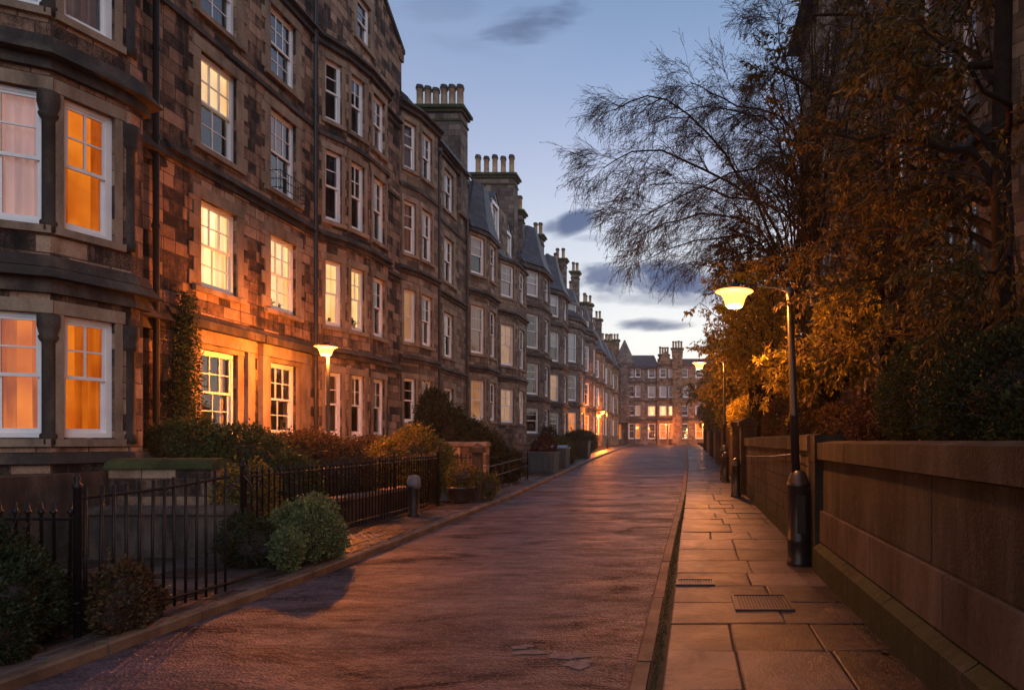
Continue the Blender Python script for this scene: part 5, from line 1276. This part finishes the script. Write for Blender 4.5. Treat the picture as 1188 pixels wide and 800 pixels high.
# moss and weeds by the wall foot and the kerb gap
n = 9000; y = RNG.uniform(3.2, 18, n); x = 1.655-np.abs(RNG.normal(size=n))*.035
x = np.where(RNG.random(n) < .35, np.interp(y, [0,4,9.5,18], [-.42,-.40,-.33,-.14])+.175+RNG.normal(size=n)*.022, x)
P = np.stack([x, y, np.interp(y, [0, 8, 18], [0, 0, .13])-.02], 1); v, f = leaf_arrays(P, RNG.normal(size=(n, 3))*.5+np.array([0, 0, 1.]), .028, .008)
o = np_mesh('weeds', v, f, M['l_olive']); tag(o, 'short weeds and moss in the pavement joints', 'weeds', kind='stuff')

# ------------------------------------------------------------------ world, sun, camera
W = bpy.data.worlds.new('World'); S.world = W; W.use_nodes = True; nt = W.node_tree; nt.nodes.clear()
out = nt.nodes.new('ShaderNodeOutputWorld'); bg = nt.nodes.new('ShaderNodeBackground'); nt.links.new(bg.outputs[0], out.inputs[0])
D_ = nd(nt, 'ShaderNodeTexCoord').outputs['Generated']
sx = nd(nt, 'ShaderNodeSeparateXYZ', ins={0: D_}).outputs; x, y, z = sx[0], sx[1], sx[2]
ys_ = mth(nt, 'MAXIMUM', y, .08); u = mth(nt, 'DIVIDE', x, ys_); v = mth(nt, 'DIVIDE', z, ys_)
SUN_EL, SUN_ROT = R(14), R(0)
sky = nd(nt, 'ShaderNodeTexSky', sky_type='NISHITA', sun_disc=False, sun_elevation=R(4), sun_rotation=R(-150))
base = ramp(nt, z, [(0, (1.0,.86,.74)), (.06, (1.08,.98,.90)), (.17, (1.02,1.0,.98)), (.28, (.76,.79,.88)), (.40, (.50,.555,.77)), (.50, (.30,.40,.64)), (.60, (.18,.28,.49)), (1, (.16,.24,.42))])
# the side of the sky away from the afterglow
base = mixc(nt, mth(nt, 'MULTIPLY', mth(nt, 'SUBTRACT', .25, y, clamp=True), 1.2, clamp=True), base, (.38,.44,.62))
lf = mth(nt, 'MULTIPLY', mth(nt, 'SUBTRACT', mth(nt, 'MULTIPLY', u, -1.0), .05, clamp=True), .6)
base = mixc(nt, lf, base, (.20,.27,.46))
skyc = mixc(nt, .055, base, sky.outputs[0])
vec = nd(nt, 'ShaderNodeCombineXYZ', ins={0: u, 1: mth(nt, 'MULTIPLY', v, 2.6), 2: 0.0}).outputs[0]
n1 = noise(nt, vec, 4.5, 6, .6, .4); n2 = noise(nt, vec, 1.6, 4, .5)
def blobm(px, py, a, b_, rot=0, k=1.0, soft=1.0):
    u0, v0 = (px-VX)/F, (VY-py)/F; a /= F; b_ /= F
    du = mth(nt, 'SUBTRACT', u, u0); dv = mth(nt, 'SUBTRACT', v, v0); c, s = math.cos(rot), math.sin(rot)
    p = mth(nt, 'DIVIDE', mth(nt, 'ADD', mth(nt, 'MULTIPLY', du, c), mth(nt, 'MULTIPLY', dv, s)), a)
    q = mth(nt, 'DIVIDE', mth(nt, 'SUBTRACT', mth(nt, 'MULTIPLY', dv, c), mth(nt, 'MULTIPLY', du, s)), b_)
    r2 = mth(nt, 'ADD', mth(nt, 'MULTIPLY', p, p), mth(nt, 'MULTIPLY', q, q))
    e = mth(nt, 'ADD', mth(nt, 'SUBTRACT', 1.0, r2), mth(nt, 'MULTIPLY', mth(nt, 'SUBTRACT', n1, .5), 4.2))
    return mth(nt, 'MULTIPLY', ramp(nt, mth(nt, 'MULTIPLY', e, .5*soft), [(.02, 0), (.55, 1)], 'EASE'), k)
cl = None
for a in [(664,256,34,17,.35,1.0), (640,262,24,11,.1,.8), (760,326,100,32,-.05,1.0), (705,318,38,18,0,.9), (760,375,56,10,0,.9), (625,30,85,28,.3,.85), (560,60,70,16,-.2,.22), (775,345,110,14,-.03,.6), (700,278,38,6,-.05,.3), (500,8,60,22,0,.22), (520,250,60,12,0,.1)]:
    m_ = blobm(*a); cl = m_ if cl is None else mth(nt, 'MAXIMUM', cl, m_)
cl = mth(nt, 'MULTIPLY', cl, mth(nt, 'GREATER_THAN', y, .1))
skyc = mixc(nt, cl, skyc, (.115,.165,.30))
wisp = mth(nt, 'MULTIPLY', ramp(nt, n2, [(.45, 0), (.75, 1)]), .12)
skyc = mixc(nt, wisp, skyc, (.62,.64,.74))
nt.links.new(skyc, bg.inputs[0]); bg.inputs[1].default_value = 1.0

sl = bpy.data.lights.new('sun', 'SUN'); sl.energy = 1.05; sl.angle = R(40); sl.color = (.86, .88, 1.0)
so = bpy.data.objects.new('sun', sl); COL.objects.link(so)
dirv = Vector((-.52, .76, -.36)); so.rotation_euler = dirv.to_track_quat('-Z', 'Y').to_euler(); so.location = (10, -10, 20)

cam = bpy.data.cameras.new('camera'); co = bpy.data.objects.new('camera', cam); COL.objects.link(co); S.camera = co
co.location = (0, 0, CAM); co.rotation_euler = (R(90), 0, 0)
cam.sensor_width = 36; cam.lens = 36*F/1188; cam.shift_x = -(VX-594)/1188; cam.shift_y = (VY-400)/1188; cam.clip_end = 2000; cam.clip_start = .05
S.view_settings.view_transform = 'Standard'; S.view_settings.look = 'None'; S.view_settings.exposure = 0.0; S.view_settings.gamma = 1
S.cycles.max_bounces = 8; S.cycles.transparent_max_bounces = 12; S.cycles.diffuse_bounces = 3; S.cycles.glossy_bounces = 3; S.cycles.caustics_reflective = False; S.cycles.caustics_refractive = False
S.cycles.sample_clamp_indirect = 4.0; S.cycles.use_denoising = True

HAZE = True  # thin haze volume added to give the lamps a soft halo
if HAZE:
    mb = MB(); mb.box(-45, 45, -30, 135, -1.3, 29.5); hz = mb.build('halo_haze', [])
    hm = bpy.data.materials.new('lamp_halo_haze'); hm.use_nodes = True; n_ = hm.node_tree; n_.nodes.clear()
    vo = nd(n_, 'ShaderNodeVolumePrincipled', ins={'Density': .0009, 'Anisotropy': .5, 'Color': (.85, .86, .9, 1)}); oo = n_.nodes.new('ShaderNodeOutputMaterial'); n_.links.new(vo.outputs[0], oo.inputs['Volume'])
    hz.data.materials.append(hm); tag(hz, kind='stuff'); S.cycles.volume_bounces = 0
